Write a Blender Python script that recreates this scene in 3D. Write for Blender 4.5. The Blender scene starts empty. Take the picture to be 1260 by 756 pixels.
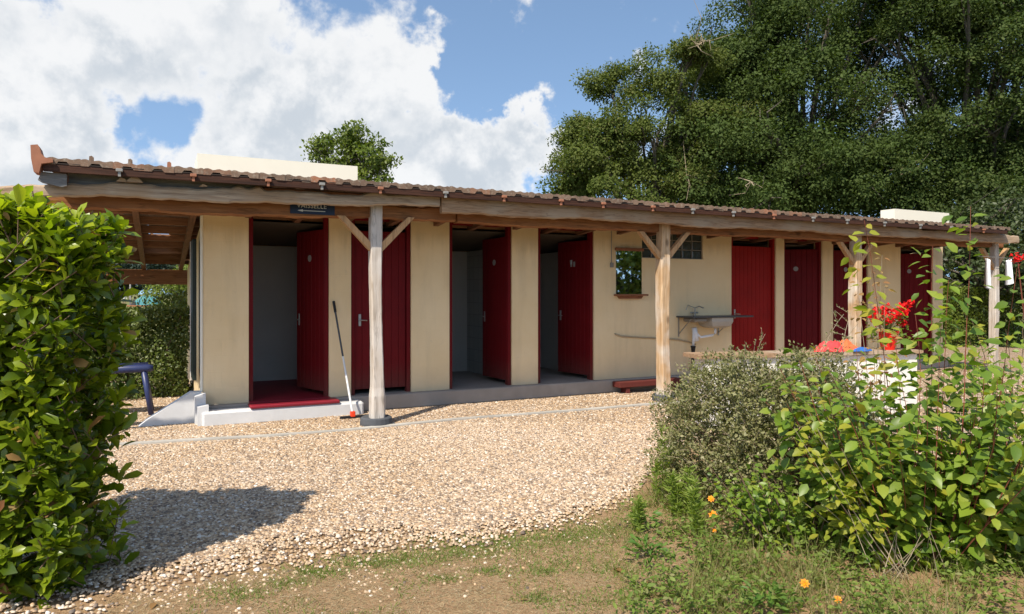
import bpy, math, random
import numpy as np
from mathutils import Matrix, Vector
rad = math.radians
random.seed(7); rng = np.random.default_rng(11)
S = bpy.context.scene
C = S.collection

# ------------------------------------------------------------------ camera
EYE = 1.55; FPX = 870.0; HOR = 362.0
YAW = math.atan(.5)
FW = np.array([math.sin(YAW), math.cos(YAW)]); RT = np.array([math.cos(YAW), -math.sin(YAW)])
cam = bpy.data.objects.new('camera', bpy.data.cameras.new('camera')); C.objects.link(cam)
cam.location = (0, 0, EYE); cam.rotation_euler = (rad(90), 0, -YAW)
cam.data.sensor_width = 36; cam.data.lens = FPX / 1260 * 36; cam.data.shift_y = -(378 - HOR) / 1260
cam.data.clip_end = 6000; cam.data.clip_start = .05
S.camera = cam

def ratio(px):                       # X/Y of the vertical plane through photo column px
    d = FW * FPX + RT * (px - 630); return d[0] / d[1]
def WX(px, Y): return ratio(px) * Y
def zc(X, Y): return X * FW[0] + Y * FW[1]
def WZ(px, py, Y): return EYE + (HOR - py) * zc(WX(px, Y), Y) / FPX
def gp(px, py, z=0.0):               # ground point
    d = (EYE - z) * FPX / (py - HOR); v = FW * d + RT * ((px - 630) / FPX * d); return float(v[0]), float(v[1])
def proj(P):
    P = np.asarray(P, float); d = P[..., 0] * FW[0] + P[..., 1] * FW[1]; l = P[..., 0] * RT[0] + P[..., 1] * RT[1]
    return 630 + l / d * FPX, HOR - (P[..., 2] - EYE) / d * FPX, d
def cl(z, lat):                      # camera-aligned ground coordinates
    v = FW * z + RT * lat; return float(v[0]), float(v[1])

# ------------------------------------------------------------------ light
SA, SB = .64, .50                    # shadow shift in X and Y per metre of height
sun = bpy.data.objects.new('sun', bpy.data.lights.new('sun', 'SUN')); C.objects.link(sun)
sun.data.energy = 5.0; sun.data.angle = rad(.53); sun.data.color = (1, .92, .79)
sun.rotation_euler = Vector((SA, SB, -1)).to_track_quat('-Z', 'Y').to_euler()
SUN_EL = math.atan(1 / math.hypot(SA, SB))
S.view_settings.view_transform = 'Standard'; S.view_settings.look = 'None'
S.view_settings.exposure = 0.32; S.view_settings.gamma = 1
S.cycles.max_bounces = 8; S.cycles.diffuse_bounces = 4; S.cycles.transparent_max_bounces = 8

class NT:
    def __init__(s, tree): s.t = tree; s.n = tree.nodes; s.l = tree.links
    def __call__(s, typ, **kw):
        nd = s.n.new(typ); ins = kw.pop('i', {})
        for k, v in kw.items(): setattr(nd, k, v)
        for k, v in ins.items(): s.put(nd.inputs[k], v)
        return nd
    def put(s, sock, v):
        if isinstance(v, bpy.types.NodeSocket): s.l.new(v, sock)
        elif isinstance(v, bpy.types.Node): s.l.new(v.outputs[0], sock)
        else: sock.default_value = v
    def math(s, op, a, b=0.0, c=None, clamp=False):
        nd = s.n.new('ShaderNodeMath'); nd.operation = op; nd.use_clamp = clamp
        s.put(nd.inputs[0], a); s.put(nd.inputs[1], b)
        if c is not None: s.put(nd.inputs[2], c)
        return nd.outputs[0]
    def ramp(s, fac, pts):
        nd = s.n.new('ShaderNodeValToRGB'); e = nd.color_ramp.elements
        while len(e) < len(pts): e.new(.5)
        for k, (p, c) in enumerate(pts): e[k].position = p; e[k].color = (*c, 1) if len(c) == 3 else c
        s.put(nd.inputs[0], fac); return nd.outputs[0]
    def mix(s, fac, a, b, mode='MIX'):
        nd = s.n.new('ShaderNodeMix'); nd.data_type = 'RGBA'; nd.blend_type = mode
        s.put(nd.inputs[0], fac)
        for k, v in ((6, a), (7, b)):
            s.put(nd.inputs[k], (*v, 1) if isinstance(v, tuple) and len(v) == 3 else v)
        return nd.outputs[2]
    def noise(s, vec, scale, detail=4, rough=.55, dist=0.0):
        nd = s('ShaderNodeTexNoise', i={'Scale': scale, 'Detail': detail, 'Roughness': rough, 'Distortion': dist})
        if vec is not None: s.put(nd.inputs['Vector'], vec)
        return nd.outputs[0]
    def scale(s, vec, sc):
        nd = s('ShaderNodeMapping', i={'Scale': sc}); s.put(nd.inputs['Vector'], vec); return nd.outputs[0]

def make_world():
    w = bpy.data.worlds.new('World'); S.world = w; w.use_nodes = True
    n = NT(w.node_tree); n.n.clear()
    sky = n('ShaderNodeTexSky', sky_type='NISHITA', sun_disc=False, sun_elevation=SUN_EL,
            sun_rotation=math.atan2(-SA, -SB), altitude=50, air_density=1.0, dust_density=.6, ozone_density=1.6)
    d = n('ShaderNodeTexCoord').outputs['Generated']
    lift = n('ShaderNodeVectorMath', operation='ADD'); n.put(lift.inputs[0], d); lift.inputs[1].default_value = (0, 0, .22)
    n.l.new(lift.outputs[0], sky.inputs[0]) if len(sky.inputs) else None
    def dirof(px, py):
        v = FW * FPX + RT * (px - 630); v = Vector((v[0], v[1], HOR - py)); return v.normalized()
    # cloud field: fractal noise everywhere, gathered where the photograph's clouds stand
    def field(vec):
        f = n.noise(vec, 4.2, 12, .56, .2); f2 = n.noise(vec, 13.0, 10, .58, .1)
        return n.math('ADD', n.math('ADD', n.math('MULTIPLY', f, 1.0), n.math('MULTIPLY', f2, .5)), -.25)
    fld = field(d)
    off = n('ShaderNodeVectorMath', operation='ADD'); n.put(off.inputs[0], d); off.inputs[1].default_value = (-.012, -.006, .034)
    fld_up = field(off.outputs[0])
    wn = n('ShaderNodeTexNoise', i={'Scale': 7.0, 'Detail': 6, 'Roughness': .6}); n.put(wn.inputs['Vector'], d)
    wv = n('ShaderNodeVectorMath', operation='MULTIPLY_ADD'); n.put(wv.inputs[0], wn.outputs['Color']); wv.inputs[1].default_value = (.34, .34, .34); wv.inputs[2].default_value = (-.17, -.17, -.17)
    dw = n('ShaderNodeVectorMath', operation='ADD'); n.put(dw.inputs[0], d); n.put(dw.inputs[1], wv.outputs[0])
    blobs = [(40, 70, .26, .13), (150, 110, .16, .10), (30, 180, .16, .10), (330, 30, .22, .13), (310, 150, .15, .14), (420, 110, .13, .14), (380, 200, .14, .12), (90, 215, .18, .08), (300, 210, .14, .10),
             (560, 205, .13, .34), (640, 195, .12, .30), (70, 190, .2, .1), (400, 215, .2, .12), (665, 150, .07, .12), (515, 88, .06, .20), (775, 100, .06, .26),
             (780, -10, .09, .17), (640, 0, .08, .15), (935, -5, .07, .18), (545, 5, .06, .14),
             (200, 165, .09, -.26), (120, 120, .06, -.08), (300, 60, .06, -.09), (225, 75, .06, -.12), (380, 60, .06, -.10), (590, 100, .10, -.17), (720, 65, .13, -.17), (490, 130, .06, -.10), (860, 60, .12, -.12), (840, 200, .3, -.04)]
    acc = fld
    for px, py, r, wt in blobs:
        dist = n('ShaderNodeVectorMath', operation='DISTANCE'); n.put(dist.inputs[0], dw.outputs[0]); dist.inputs[1].default_value = dirof(px, py)
        mr = n('ShaderNodeMapRange', interpolation_type='SMOOTHSTEP', i={'Value': dist.outputs['Value'], 'From Min': r * 1.25, 'From Max': 0.0, 'To Min': 0.0, 'To Max': wt})
        acc = n.math('ADD', acc, mr.outputs[0])
    cov = n('ShaderNodeMapRange', interpolation_type='SMOOTHSTEP', i={'Value': acc, 'From Min': .575, 'From Max': .70}).outputs[0]
    thick = n('ShaderNodeMapRange', interpolation_type='SMOOTHSTEP', i={'Value': acc, 'From Min': .62, 'From Max': .86}).outputs[0]
    rel = n.math('SUBTRACT', fld_up, fld)
    shade = n.math('MULTIPLY', thick, n('ShaderNodeMapRange', interpolation_type='SMOOTHSTEP', i={'Value': rel, 'From Min': -.09, 'From Max': .10}).outputs[0])
    ccol = n.mix(shade, (.97, .97, .965), (.64, .69, .74))
    skyc = n.mix(1.0, sky.outputs[0], (1.62, 1.62, 1.50), 'MULTIPLY')
    b1 = n('ShaderNodeBackground', i={'Color': skyc, 'Strength': .125})
    b2 = n('ShaderNodeBackground', i={'Color': ccol, 'Strength': .80})
    mx = n('ShaderNodeMixShader'); n.put(mx.inputs[0], n.math('MULTIPLY', cov, .93)); n.put(mx.inputs[1], b1.outputs[0]); n.put(mx.inputs[2], b2.outputs[0])
    n.l.new(mx.outputs[0], n('ShaderNodeOutputWorld').inputs[0])
make_world()

# ------------------------------------------------------------------ materials
def mat(name, build):
    m = bpy.data.materials.new(name); m.use_nodes = True; n = NT(m.node_tree); n.n.clear()
    out = n('ShaderNodeOutputMaterial'); build(n, out); return m
def pbsdf(n, out, col, rough=.7, bump=None, bs=.3, bd=.01, spec=.5, metal=0.0, **kw):
    p = n('ShaderNodeBsdfPrincipled', i={'Roughness': rough, 'Metallic': metal, 'Specular IOR Level': spec})
    n.put(p.inputs['Base Color'], (*col, 1) if isinstance(col, tuple) and len(col) == 3 else col)
    for k, v in kw.items(): n.put(p.inputs[k.replace('_', ' ')], v)
    if bump is not None:
        b = n('ShaderNodeBump', i={'Strength': bs, 'Distance': bd}); n.put(b.inputs['Height'], bump); n.l.new(b.outputs[0], p.inputs['Normal'])
    n.l.new(p.outputs[0], out.inputs[0]); return p

def plain(name, col, rough=.6, var=.15, sc=12, metal=0.0, bs=.15, spec=.4):
    def b(n, out):
        v = n('ShaderNodeTexCoord').outputs['Object']
        f = n.noise(v, sc, 5); f2 = n.noise(v, sc * .17, 3)
        c = n.mix(n.math('MULTIPLY', f, 1.0), tuple(x * (1 - var) for x in col), tuple(min(1, x * (1 + var)) for x in col))
        c = n.mix(n.ramp(f2, [(.35, (0, 0, 0)), (.75, (1, 1, 1))]), c, tuple(x * (1 - var) for x in col))
        pbsdf(n, out, c, rough, f, bs, .004, spec, metal)
    return mat(name, b)

def wood(name, ca, cb, axis=0, knots=True, rough=.75, wsc=22.0, orand=True, cc=None):
    def b(n, out):
        o = n('ShaderNodeTexCoord').outputs['Object']
        oi = n('ShaderNodeObjectInfo').outputs['Random']
        sh = n('ShaderNodeVectorMath', operation='ADD'); n.put(sh.inputs[0], o)
        cmb = n('ShaderNodeCombineXYZ'); n.put(cmb.inputs[0], n.math('MULTIPLY', oi, 13.0)); n.put(cmb.inputs[1], n.math('MULTIPLY', oi, 7.0)); n.put(sh.inputs[1], cmb.outputs[0])
        sc = [wsc, wsc, wsc]; sc[axis] = wsc * .06
        g = n.noise(n.scale(sh.outputs[0], tuple(sc)), 1.6, 8, .62, .6)
        big = n.noise(sh.outputs[0], 1.7, 4, .5)
        c = n.mix(n.ramp(g, [(.32, (0, 0, 0)), (.66, (1, 1, 1))]), ca, cb)
        if cc: c = n.mix(n.ramp(big, [(.46, (0, 0, 0)), (.60, (1, 1, 1))]), c, cc)
        crack = n.ramp(n.noise(n.scale(sh.outputs[0], tuple(s * .7 for s in sc)), 1.1, 3, .5, 1.0), [(.47, (0, 0, 0)), (.5, (1, 1, 1)), (.53, (0, 0, 0))])
        c = n.mix(n.math('MULTIPLY', crack, .45), c, tuple(x * .35 for x in ca))
        if knots:
            vo = n('ShaderNodeTexVoronoi', i={'Scale': 1.9}); s2 = [1.6] * 3; s2[axis] = .8; n.put(vo.inputs['Vector'], n.scale(sh.outputs[0], tuple(s2)))
            k = n.ramp(vo.outputs['Distance'], [(.05, (1, 1, 1)), (.12, (0, 0, 0))])
            c = n.mix(n.math('MULTIPLY', k, .7), c, tuple(x * .3 for x in ca))
        pbsdf(n, out, c, rough, g, .6, .008, .3)
    return mat(name, b)

def leafmat(name, cols, rough=.42, trans=.35, spec=.5, rg=None, vein=False):
    def b(n, out):
        a = n('ShaderNodeAttribute', attribute_name='rnd').outputs['Fac']
        oi = n('ShaderNodeObjectInfo').outputs['Random']
        v = n.math('FRACT', n.math('ADD', a, oi))
        k = len(cols); c = n.ramp(v, [(i / (k - 1), cols[i]) for i in range(k)])
        f = n.noise(n('ShaderNodeTexCoord').outputs['Object'], 30, 3)
        c = n.mix(n.math('MULTIPLY', f, .35), c, tuple(x * .55 for x in cols[0]))
        p = pbsdf(n, out, c, rough, spec=spec)
        t = n('ShaderNodeBsdfTranslucent'); n.put(t.inputs[0], n.mix(1.0, c, (1.5, 1.6, .55), 'MULTIPLY'))
        mx = n('ShaderNodeMixShader', i={0: trans}); n.l.new(p.outputs[0], mx.inputs[1]); n.l.new(t.outputs[0], mx.inputs[2]); n.l.new(mx.outputs[0], out.inputs[0])
    return mat(name, b)

def m_plaster(n, out):
    v = n('ShaderNodeTexCoord').outputs['Object']
    f = n.noise(v, 1.3, 6, .6); g = n.noise(v, 60, 4, .6); st = n.noise(n.scale(v, (3.0, 3.0, .35)), 2.0, 6, .6)
    c = n.mix(n.ramp(f, [(.35, (0, 0, 0)), (.7, (1, 1, 1))]), (.77, .585, .33), (.84, .665, .41))
    c = n.mix(n.math('MULTIPLY', n.ramp(st, [(.5, (0, 0, 0)), (.75, (1, 1, 1))]), .3), c, (.52, .40, .24))
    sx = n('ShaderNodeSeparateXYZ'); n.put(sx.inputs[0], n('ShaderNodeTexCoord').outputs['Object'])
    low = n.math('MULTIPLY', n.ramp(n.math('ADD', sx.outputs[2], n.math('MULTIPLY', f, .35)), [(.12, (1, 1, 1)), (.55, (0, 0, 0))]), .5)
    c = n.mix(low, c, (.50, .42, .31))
    crk = n.noise(v, 5.0, 8, .7, .8)
    c = n.mix(n.math('MULTIPLY', n.ramp(crk, [(.60, (0, 0, 0)), (.74, (1, 1, 1))]), .25), c, (.50, .40, .26))
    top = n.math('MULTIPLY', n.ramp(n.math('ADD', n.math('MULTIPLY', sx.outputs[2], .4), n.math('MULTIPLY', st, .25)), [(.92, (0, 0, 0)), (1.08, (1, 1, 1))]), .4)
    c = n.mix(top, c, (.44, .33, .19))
    br = n('ShaderNodeTexBrick', offset=.5, i={'Scale': 1.0, 'Mortar Size': .006, 'Brick Width': .5, 'Row Height': .2, 'Mortar Smooth': .8}); n.put(br.inputs['Vector'], n.scale(v, (1, 1, 1)))
    cxz = n('ShaderNodeCombineXYZ'); n.put(cxz.inputs[0], sx.outputs[0]); n.put(cxz.inputs[1], sx.outputs[2]); n.put(br.inputs['Vector'], cxz.outputs[0])
    h = n.math('SUBTRACT', n.math('ADD', n.math('MULTIPLY', g, .4), n.math('MULTIPLY', f, .8)), n.math('MULTIPLY', br.outputs['Fac'], .35))
    pbsdf(n, out, c, .9, h, .35, .006, .2)
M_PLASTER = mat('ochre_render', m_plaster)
M_INT = plain('interior_paint', (.42, .40, .36), .7, .12, 5)
M_WHITEWALL = plain('white_masonry_paint', (.60, .60, .60), .85, .14, 9, bs=.5)
M_CONC = plain('grey_concrete', (.33, .295, .26), .92, .25, 7, bs=.5)
M_KERB = plain('pale_concrete', (.46, .43, .38), .92, .3, 12, bs=.6)
M_CREAM = plain('cream_paint', (.80, .75, .62), .7, .05, 6)
M_RED = plain('red_gloss_paint', (.14, .004, .006), .65, .22, 9, bs=.15, spec=.12)
M_REDB = plain('bright_red_paint', (.26, .006, .005), .65, .15, 9, bs=.12, spec=.12)
M_REDF = plain('red_floor_paint', (.24, .009, .022), .55, .3, 8, bs=.3)
M_BLACK = plain('black_rubber', (.012, .012, .014), .6, .3, 20)
M_FOOT = plain('dark_grey_footing', (.085, .09, .10), .85, .35, 10, bs=.5)
M_NAVY = plain('navy_metal_paint', (.028, .04, .12), .4, .15, 10, spec=.5)
M_STEEL = plain('dull_steel', (.42, .40, .37), .35, .2, 14, metal=.7)
M_WPVC = plain('white_pvc', (.72, .72, .72), .45, .08, 8)
M_GREYP = plain('grey_plastic', (.27, .26, .24), .5, .1, 8)
M_CLOTHW = plain('white_cloth', (.82, .84, .88), .95, .05, 8)
M_CLOTHR = plain('red_cloth', (.75, .06, .06), .95, .15, 20)
M_CLOTHO = plain('orange_cloth', (.82, .15, .05), .95, .15, 20)
M_CLOTHB = plain('blue_cloth', (.03, .13, .42), .95, .15, 20)
M_POT = plain('red_pot_plastic', (.72, .02, .01), .4, .06, 8)
def m_reddoor(col):
    def b(n, out):
        v = n('ShaderNodeNewGeometry').outputs['Position']; sx = n('ShaderNodeSeparateXYZ'); n.put(sx.inputs[0], v)
        f = n.noise(v, 4, 6, .6); g = n.noise(n.scale(v, (30, 30, 4)), 2, 6, .7)
        c = n.mix(f, tuple(x * .75 for x in col), tuple(x * 1.3 for x in col))
        low = n.math('MULTIPLY', n.ramp(n.math('ADD', sx.outputs[2], n.math('MULTIPLY', g, .5)), [(.42, (1, 1, 1)), (.85, (0, 0, 0))]), .45)
        c = n.mix(low, c, (.11, .06, .045))
        ch = n.ramp(n.noise(v, 38, 6, .7), [(.66, (0, 0, 0)), (.70, (1, 1, 1))]); c = n.mix(n.math('MULTIPLY', ch, .35), c, (.16, .07, .05))
        pbsdf(n, out, c, .6, g, .25, .003, .16)
    return b
M_RED = mat('worn_red_paint', m_reddoor((.125, .004, .006))); M_REDB = mat('worn_bright_red_paint', m_reddoor((.24, .008, .006)))
M_SIGN = plain('blue_sign_paint', (.006, .018, .05), .5, .1, 10)
M_LETTER = plain('pale_lettering', (.55, .58, .58), .6, .05, 10)
M_TEAL = plain('teal_tent_fabric', (.08, .27, .29), .8, .15, 3)
M_ORANGE = plain('orange_mat', (.30, .13, .06), .9, .1, 3)
M_SKIN = plain('skin', (.42, .22, .14), .6, .05, 10)
M_SHIRT = plain('white_shirt', (.75, .74, .70), .9, .05, 10)
M_TROUS = plain('dark_shorts', (.03, .035, .05), .9, .05, 10)
M_TERRA = plain('terracotta', (.36, .15, .085), .85, .3, 14, bs=.5)
M_SLAB = wood('weathered_slab_wood', (.24, .14, .075), (.42, .275, .165), 0, cc=(.37, .27, .18))
M_SLABG = wood('silvered_slab_wood', (.29, .20, .13), (.50, .385, .27), 0, cc=(.37, .25, .15))
M_BEAM = wood('brown_beam_wood', (.19, .075, .028), (.36, .165, .065), 0, cc=(.26, .105, .04))
M_POST = wood('weathered_post_wood', (.38, .31, .24), (.60, .53, .46), 2, cc=(.56, .51, .46))
M_POSTN = wood('honey_post_wood', (.40, .235, .11), (.62, .44, .27), 2, cc=(.60, .52, .43))
M_BRACE = wood('brace_wood', (.40, .22, .10), (.55, .34, .17), 2, knots=False)
M_FASCIA = wood('dark_fascia_wood', (.03, .012, .007), (.075, .028, .014), 0, knots=False)
M_RAFT = wood('rafter_wood', (.12, .055, .03), (.21, .10, .055), 1, knots=False)
M_GREYB = wood('grey_board', (.13, .125, .12), (.22, .21, .20), 0, knots=False)
M_SHELF = wood('shelf_wood', (.20, .075, .035), (.33, .14, .07), 0, knots=False)
M_BARK = wood('bark', (.06, .05, .038), (.16, .135, .105), 2, knots=False, wsc=14)
M_TWIG = plain('twig', (.16, .10, .065), .9, .3, 20)
M_RTWIG = plain('red_twig', (.22, .06, .035), .8, .3, 20)
M_DRYTWIG = plain('dry_twig', (.34, .27, .18), .9, .3, 20)

def m_tile(n, out):
    o = n('ShaderNodeTexCoord').outputs['Object']; r = n('ShaderNodeObjectInfo').outputs['Random']
    a = n('ShaderNodeAttribute', attribute_name='rnd').outputs['Fac']
    v = n.math('FRACT', n.math('ADD', r, a))
    c = n.ramp(v, [(0, (.13, .085, .06)), (.35, (.20, .13, .09)), (.65, (.17, .11, .075)), (.9, (.25, .13, .08)), (1, (.36, .15, .08))])
    geo = n('ShaderNodeNewGeometry').outputs['Position']
    li = n.ramp(n.noise(geo, 26, 6, .7), [(.5, (0, 0, 0)), (.66, (1, 1, 1))])
    c = n.mix(n.math('MULTIPLY', li, .6), c, (.33, .28, .22))
    dk = n.ramp(n.noise(geo, 9, 5, .6), [(.5, (0, 0, 0)), (.72, (1, 1, 1))])
    c = n.mix(n.math('MULTIPLY', dk, .55), c, (.06, .05, .04))
    pbsdf(n, out, c, .9, n.noise(geo, 60, 4), .5, .006, .2)
M_TILE = mat('old_clay_tile', m_tile)

def m_dirt(n, out):
    v = n('ShaderNodeNewGeometry').outputs['Position']
    a = n.noise(v, 1.4, 8, .62); b = n.noise(v, 22, 8, .7); f = n.noise(v, 95, 4, .7); st = n.noise(n.scale(v, (60, 14, 30)), 1.5, 5, .7, 1.5)
    c = n.mix(n.ramp(b, [(.3, (0, 0, 0)), (.7, (1, 1, 1))]), (.23, .135, .07), (.42, .275, .15))
    c = n.mix(n.math('MULTIPLY', n.ramp(st, [(.52, (0, 0, 0)), (.66, (1, 1, 1))]), .6), c, (.52, .39, .23))
    c = n.mix(n.math('MULTIPLY', n.ramp(a, [(.52, (0, 0, 0)), (.68, (1, 1, 1))]), .3), c, (.19, .17, .06))
    pbsdf(n, out, c, .97, n.math('ADD', b, n.math('MULTIPLY', f, .5)), .9, .02, .1)
M_DIRT = mat('dry_earth', m_dirt)
def m_grav(n, out):
    v = n('ShaderNodeNewGeometry').outputs['Position']
    vo = n('ShaderNodeTexVoronoi', i={'Scale': 44.0, 'Randomness': 1.0}); n.put(vo.inputs['Vector'], v)
    sx = n('ShaderNodeSeparateColor'); n.put(sx.inputs[0], vo.outputs['Color'])
    c = n.ramp(sx.outputs[0], [(0, (.16, .11, .08)), (.3, (.30, .21, .14)), (.55, (.42, .31, .21)), (.8, (.38, .23, .12)), (1, (.60, .52, .42))])
    h = n.math('SUBTRACT', 1.0, vo.outputs['Distance'])
    pbsdf(n, out, c, .9, h, 1.0, .02, .15)
M_GRAVB = mat('gravel_bed', m_grav)
def m_stone(n, out):
    a = n('ShaderNodeAttribute', attribute_name='rnd').outputs['Fac']
    c = n.ramp(a, [(0, (.05, .04, .035)), (.10, (.16, .105, .07)), (.28, (.37, .245, .135)), (.5, (.55, .41, .27)), (.62, (.55, .34, .17)), (.70, (.52, .39, .26)), (.84, (.62, .47, .32)), (.93, (.72, .62, .50)), (1, (.80, .74, .66))])
    v = n('ShaderNodeNewGeometry').outputs['Position']; f = n.noise(v, 120, 2)
    c = n.mix(n.math('MULTIPLY', f, .3), c, (.30, .22, .15))
    big = n.ramp(n.noise(v, .45, 3), [(.4, (0, 0, 0)), (.62, (1, 1, 1))])
    c = n.mix(n.math('MULTIPLY', big, .18), c, (.60, .50, .42))
    pbsdf(n, out, c, .65, None, spec=.3)
M_STONE = mat('pebble', m_stone)
def m_field(n, out):
    v = n('ShaderNodeNewGeometry').outputs['Position']
    a = n.noise(v, .08, 6, .6); b = n.noise(v, 3.0, 6, .7)
    c = n.mix(n.ramp(a, [(.35, (0, 0, 0)), (.65, (1, 1, 1))]), (.10, .135, .035), (.21, .20, .075))
    c = n.mix(n.math('MULTIPLY', b, .5), c, (.20, .15, .08))
    pbsdf(n, out, c, .95, b, .5, .05, .1)
M_FIELD = mat('field_grass', m_field)
def m_mirror(n, out): pbsdf(n, out, (.80, .84, .82), .02, metal=1.0)
M_MIRROR = mat('mirror_glass', m_mirror)
def m_gblock(n, out):
    v = n('ShaderNodeTexCoord').outputs['Object']
    pbsdf(n, out, (.05, .06, .055), .12, n.noise(v, 14, 2), .5, .02, .6)
M_GBLOCK = mat('dark_glass_block', m_gblock)
def m_tiledwall(n, out):
    v = n('ShaderNodeNewGeometry').outputs['Position']
    sx = n('ShaderNodeSeparateXYZ'); n.put(sx.inputs[0], v); cb = n('ShaderNodeCombineXYZ'); n.put(cb.inputs[0], n.math('ADD', sx.outputs[0], sx.outputs[1])); n.put(cb.inputs[1], sx.outputs[2])
    br = n('ShaderNodeTexBrick', offset=0.0, i={'Scale': 1.0, 'Mortar Size': .004, 'Brick Width': .2, 'Row Height': .2, 'Color1': (.33, .335, .31, 1), 'Color2': (.29, .30, .28, 1), 'Mortar': (.15, .15, .14, 1)})
    n.put(br.inputs['Vector'], cb.outputs[0])
    pbsdf(n, out, br.outputs[0], .3, n.math('SUBTRACT', 1.0, br.outputs['Fac']), .4, .004)
M_TILEDW = mat('pale_wall_tiling', m_tiledwall)

L_LAUREL = leafmat('laurel_leaf', [(.05, .085, .005), (.13, .19, .009), (.21, .28, .012), (.085, .135, .008), (.33, .39, .02)], .33, .38, .5)
L_LAURELY = leafmat('laurel_young_leaf', [(.28, .36, .018), (.40, .46, .03), (.20, .29, .014), (.48, .50, .04)], .34, .48, .5)
L_OAK = leafmat('oak_leaf', [(.038, .064, .014), (.062, .095, .021), (.09, .125, .032), (.048, .076, .017), (.11, .138, .04)], .7, .26, .15)
L_OAKL = leafmat('oak_leaf_light', [(.07, .10, .019), (.108, .14, .03), (.15, .172, .045), (.085, .118, .025), (.185, .18, .06)], .7, .32, .15)
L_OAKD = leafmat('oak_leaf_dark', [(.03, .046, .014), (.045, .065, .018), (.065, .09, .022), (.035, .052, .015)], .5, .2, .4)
L_SMALLT = leafmat('bright_tree_leaf', [(.09, .13, .016), (.15, .20, .025), (.20, .24, .035), (.12, .155, .022)], .5, .35, .4)
L_COT = leafmat('grey_green_leaf', [(.13, .135, .045), (.22, .215, .08), (.33, .30, .14), (.15, .17, .055), (.42, .37, .21)], .5, .25, .4)
L_DOG = leafmat('dogwood_leaf', [(.085, .15, .014), (.15, .24, .024), (.24, .33, .035), (.10, .175, .018), (.34, .40, .05)], .42, .36, .45)
L_YEL = leafmat('yellowing_leaf', [(.30, .33, .03), (.38, .37, .04), (.22, .29, .03), (.42, .35, .05)], .45, .42, .4)
L_DRY = leafmat('withered_leaf', [(.30, .16, .06), (.42, .27, .10), (.22, .09, .04), (.40, .32, .14)], .7, .3, .2)
L_HEDGE = leafmat('hedge_leaf', [(.075, .115, .02), (.13, .17, .035), (.20, .24, .06), (.09, .135, .025)], .45, .3, .5)
L_WEED = leafmat('weed_leaf', [(.10, .16, .022), (.17, .25, .04), (.25, .31, .07), (.12, .19, .03), (.30, .28, .12)], .6, .35, .3)
L_GRASS = leafmat('grass_blade', [(.14, .17, .035), (.24, .26, .07), (.40, .31, .16), (.16, .20, .045), (.48, .37, .22)], .6, .35, .3)
L_STRAW = leafmat('straw', [(.36, .27, .15), (.46, .36, .21), (.28, .19, .10), (.50, .42, .27)], .8, .2, .2)
L_RED = leafmat('geranium_petal', [(.72, .010, .010), (.80, .016, .014), (.6, .006, .008)], .6, .08, .2)
L_MARI = leafmat('orange_petal', [(.9, .30, .005), (.95, .42, .01), (.85, .25, .004)], .5, .3, .3)
L_FAR = leafmat('far_tree_leaf', [(.022, .04, .024), (.035, .055, .03), (.03, .048, .03)], .6, .2, .3)

# ------------------------------------------------------------------ object helpers
WM = {}
def put(o, parent, M):
    C.objects.link(o)
    if parent is not None:
        o.parent = parent; o.matrix_basis = WM[parent.name].inverted() @ M
    else: o.matrix_basis = M
    WM[o.name] = M.copy(); return o
def tag(o, label=None, cat=None, group=None, kind=None):
    if label: o['label'] = label
    if cat: o['category'] = cat
    if group: o['group'] = group
    if kind: o['kind'] = kind
    return o
def thing(name, loc, label, cat, group=None, rz=0.0):
    o = bpy.data.objects.new(name, None); o.empty_display_size = .2
    put(o, None, Matrix.Translation(loc) @ Matrix.Rotation(rz, 4, 'Z')); return tag(o, label, cat, group)
def npmesh(name, V, F, mats, attr=None, smooth=False, mi=None):
    me = bpy.data.meshes.new(name); V = np.asarray(V, np.float32)
    if isinstance(F, np.ndarray):
        k = F.shape[1]; me.vertices.add(len(V)); me.vertices.foreach_set('co', V.ravel())
        me.loops.add(F.size); me.loops.foreach_set('vertex_index', F.astype(np.int32).ravel())
        me.polygons.add(len(F)); me.polygons.foreach_set('loop_start', np.arange(0, F.size, k, dtype=np.int32))
        me.update(calc_edges=True)
    else: me.from_pydata([tuple(map(float, v)) for v in V], [], F)
    for m in (mats if isinstance(mats, (list, tuple)) else [mats]): me.materials.append(m)
    if attr is not None:
        a = me.attributes.new('rnd', 'FLOAT', 'POINT'); a.data.foreach_set('value', np.asarray(attr, np.float32))
    if mi is not None: me.polygons.foreach_set('material_index', np.asarray(mi, np.int32))
    if smooth: me.polygons.foreach_set('use_smooth', np.ones(len(me.polygons), bool))
    return me
def mo(name, V, F, m, parent=None, attr=None, smooth=False, mi=None, centre=True):
    """world-space vertices -> one object with its origin at the foot of its bounding box"""
    V = np.asarray(V, float)
    org = np.array([(V[:, 0].min() + V[:, 0].max()) / 2, (V[:, 1].min() + V[:, 1].max()) / 2, V[:, 2].min()]) if centre else np.zeros(3)
    o = bpy.data.objects.new(name, npmesh(name, V - org, F, m, attr, smooth, mi))
    return put(o, parent, Matrix.Translation(org))

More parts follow.
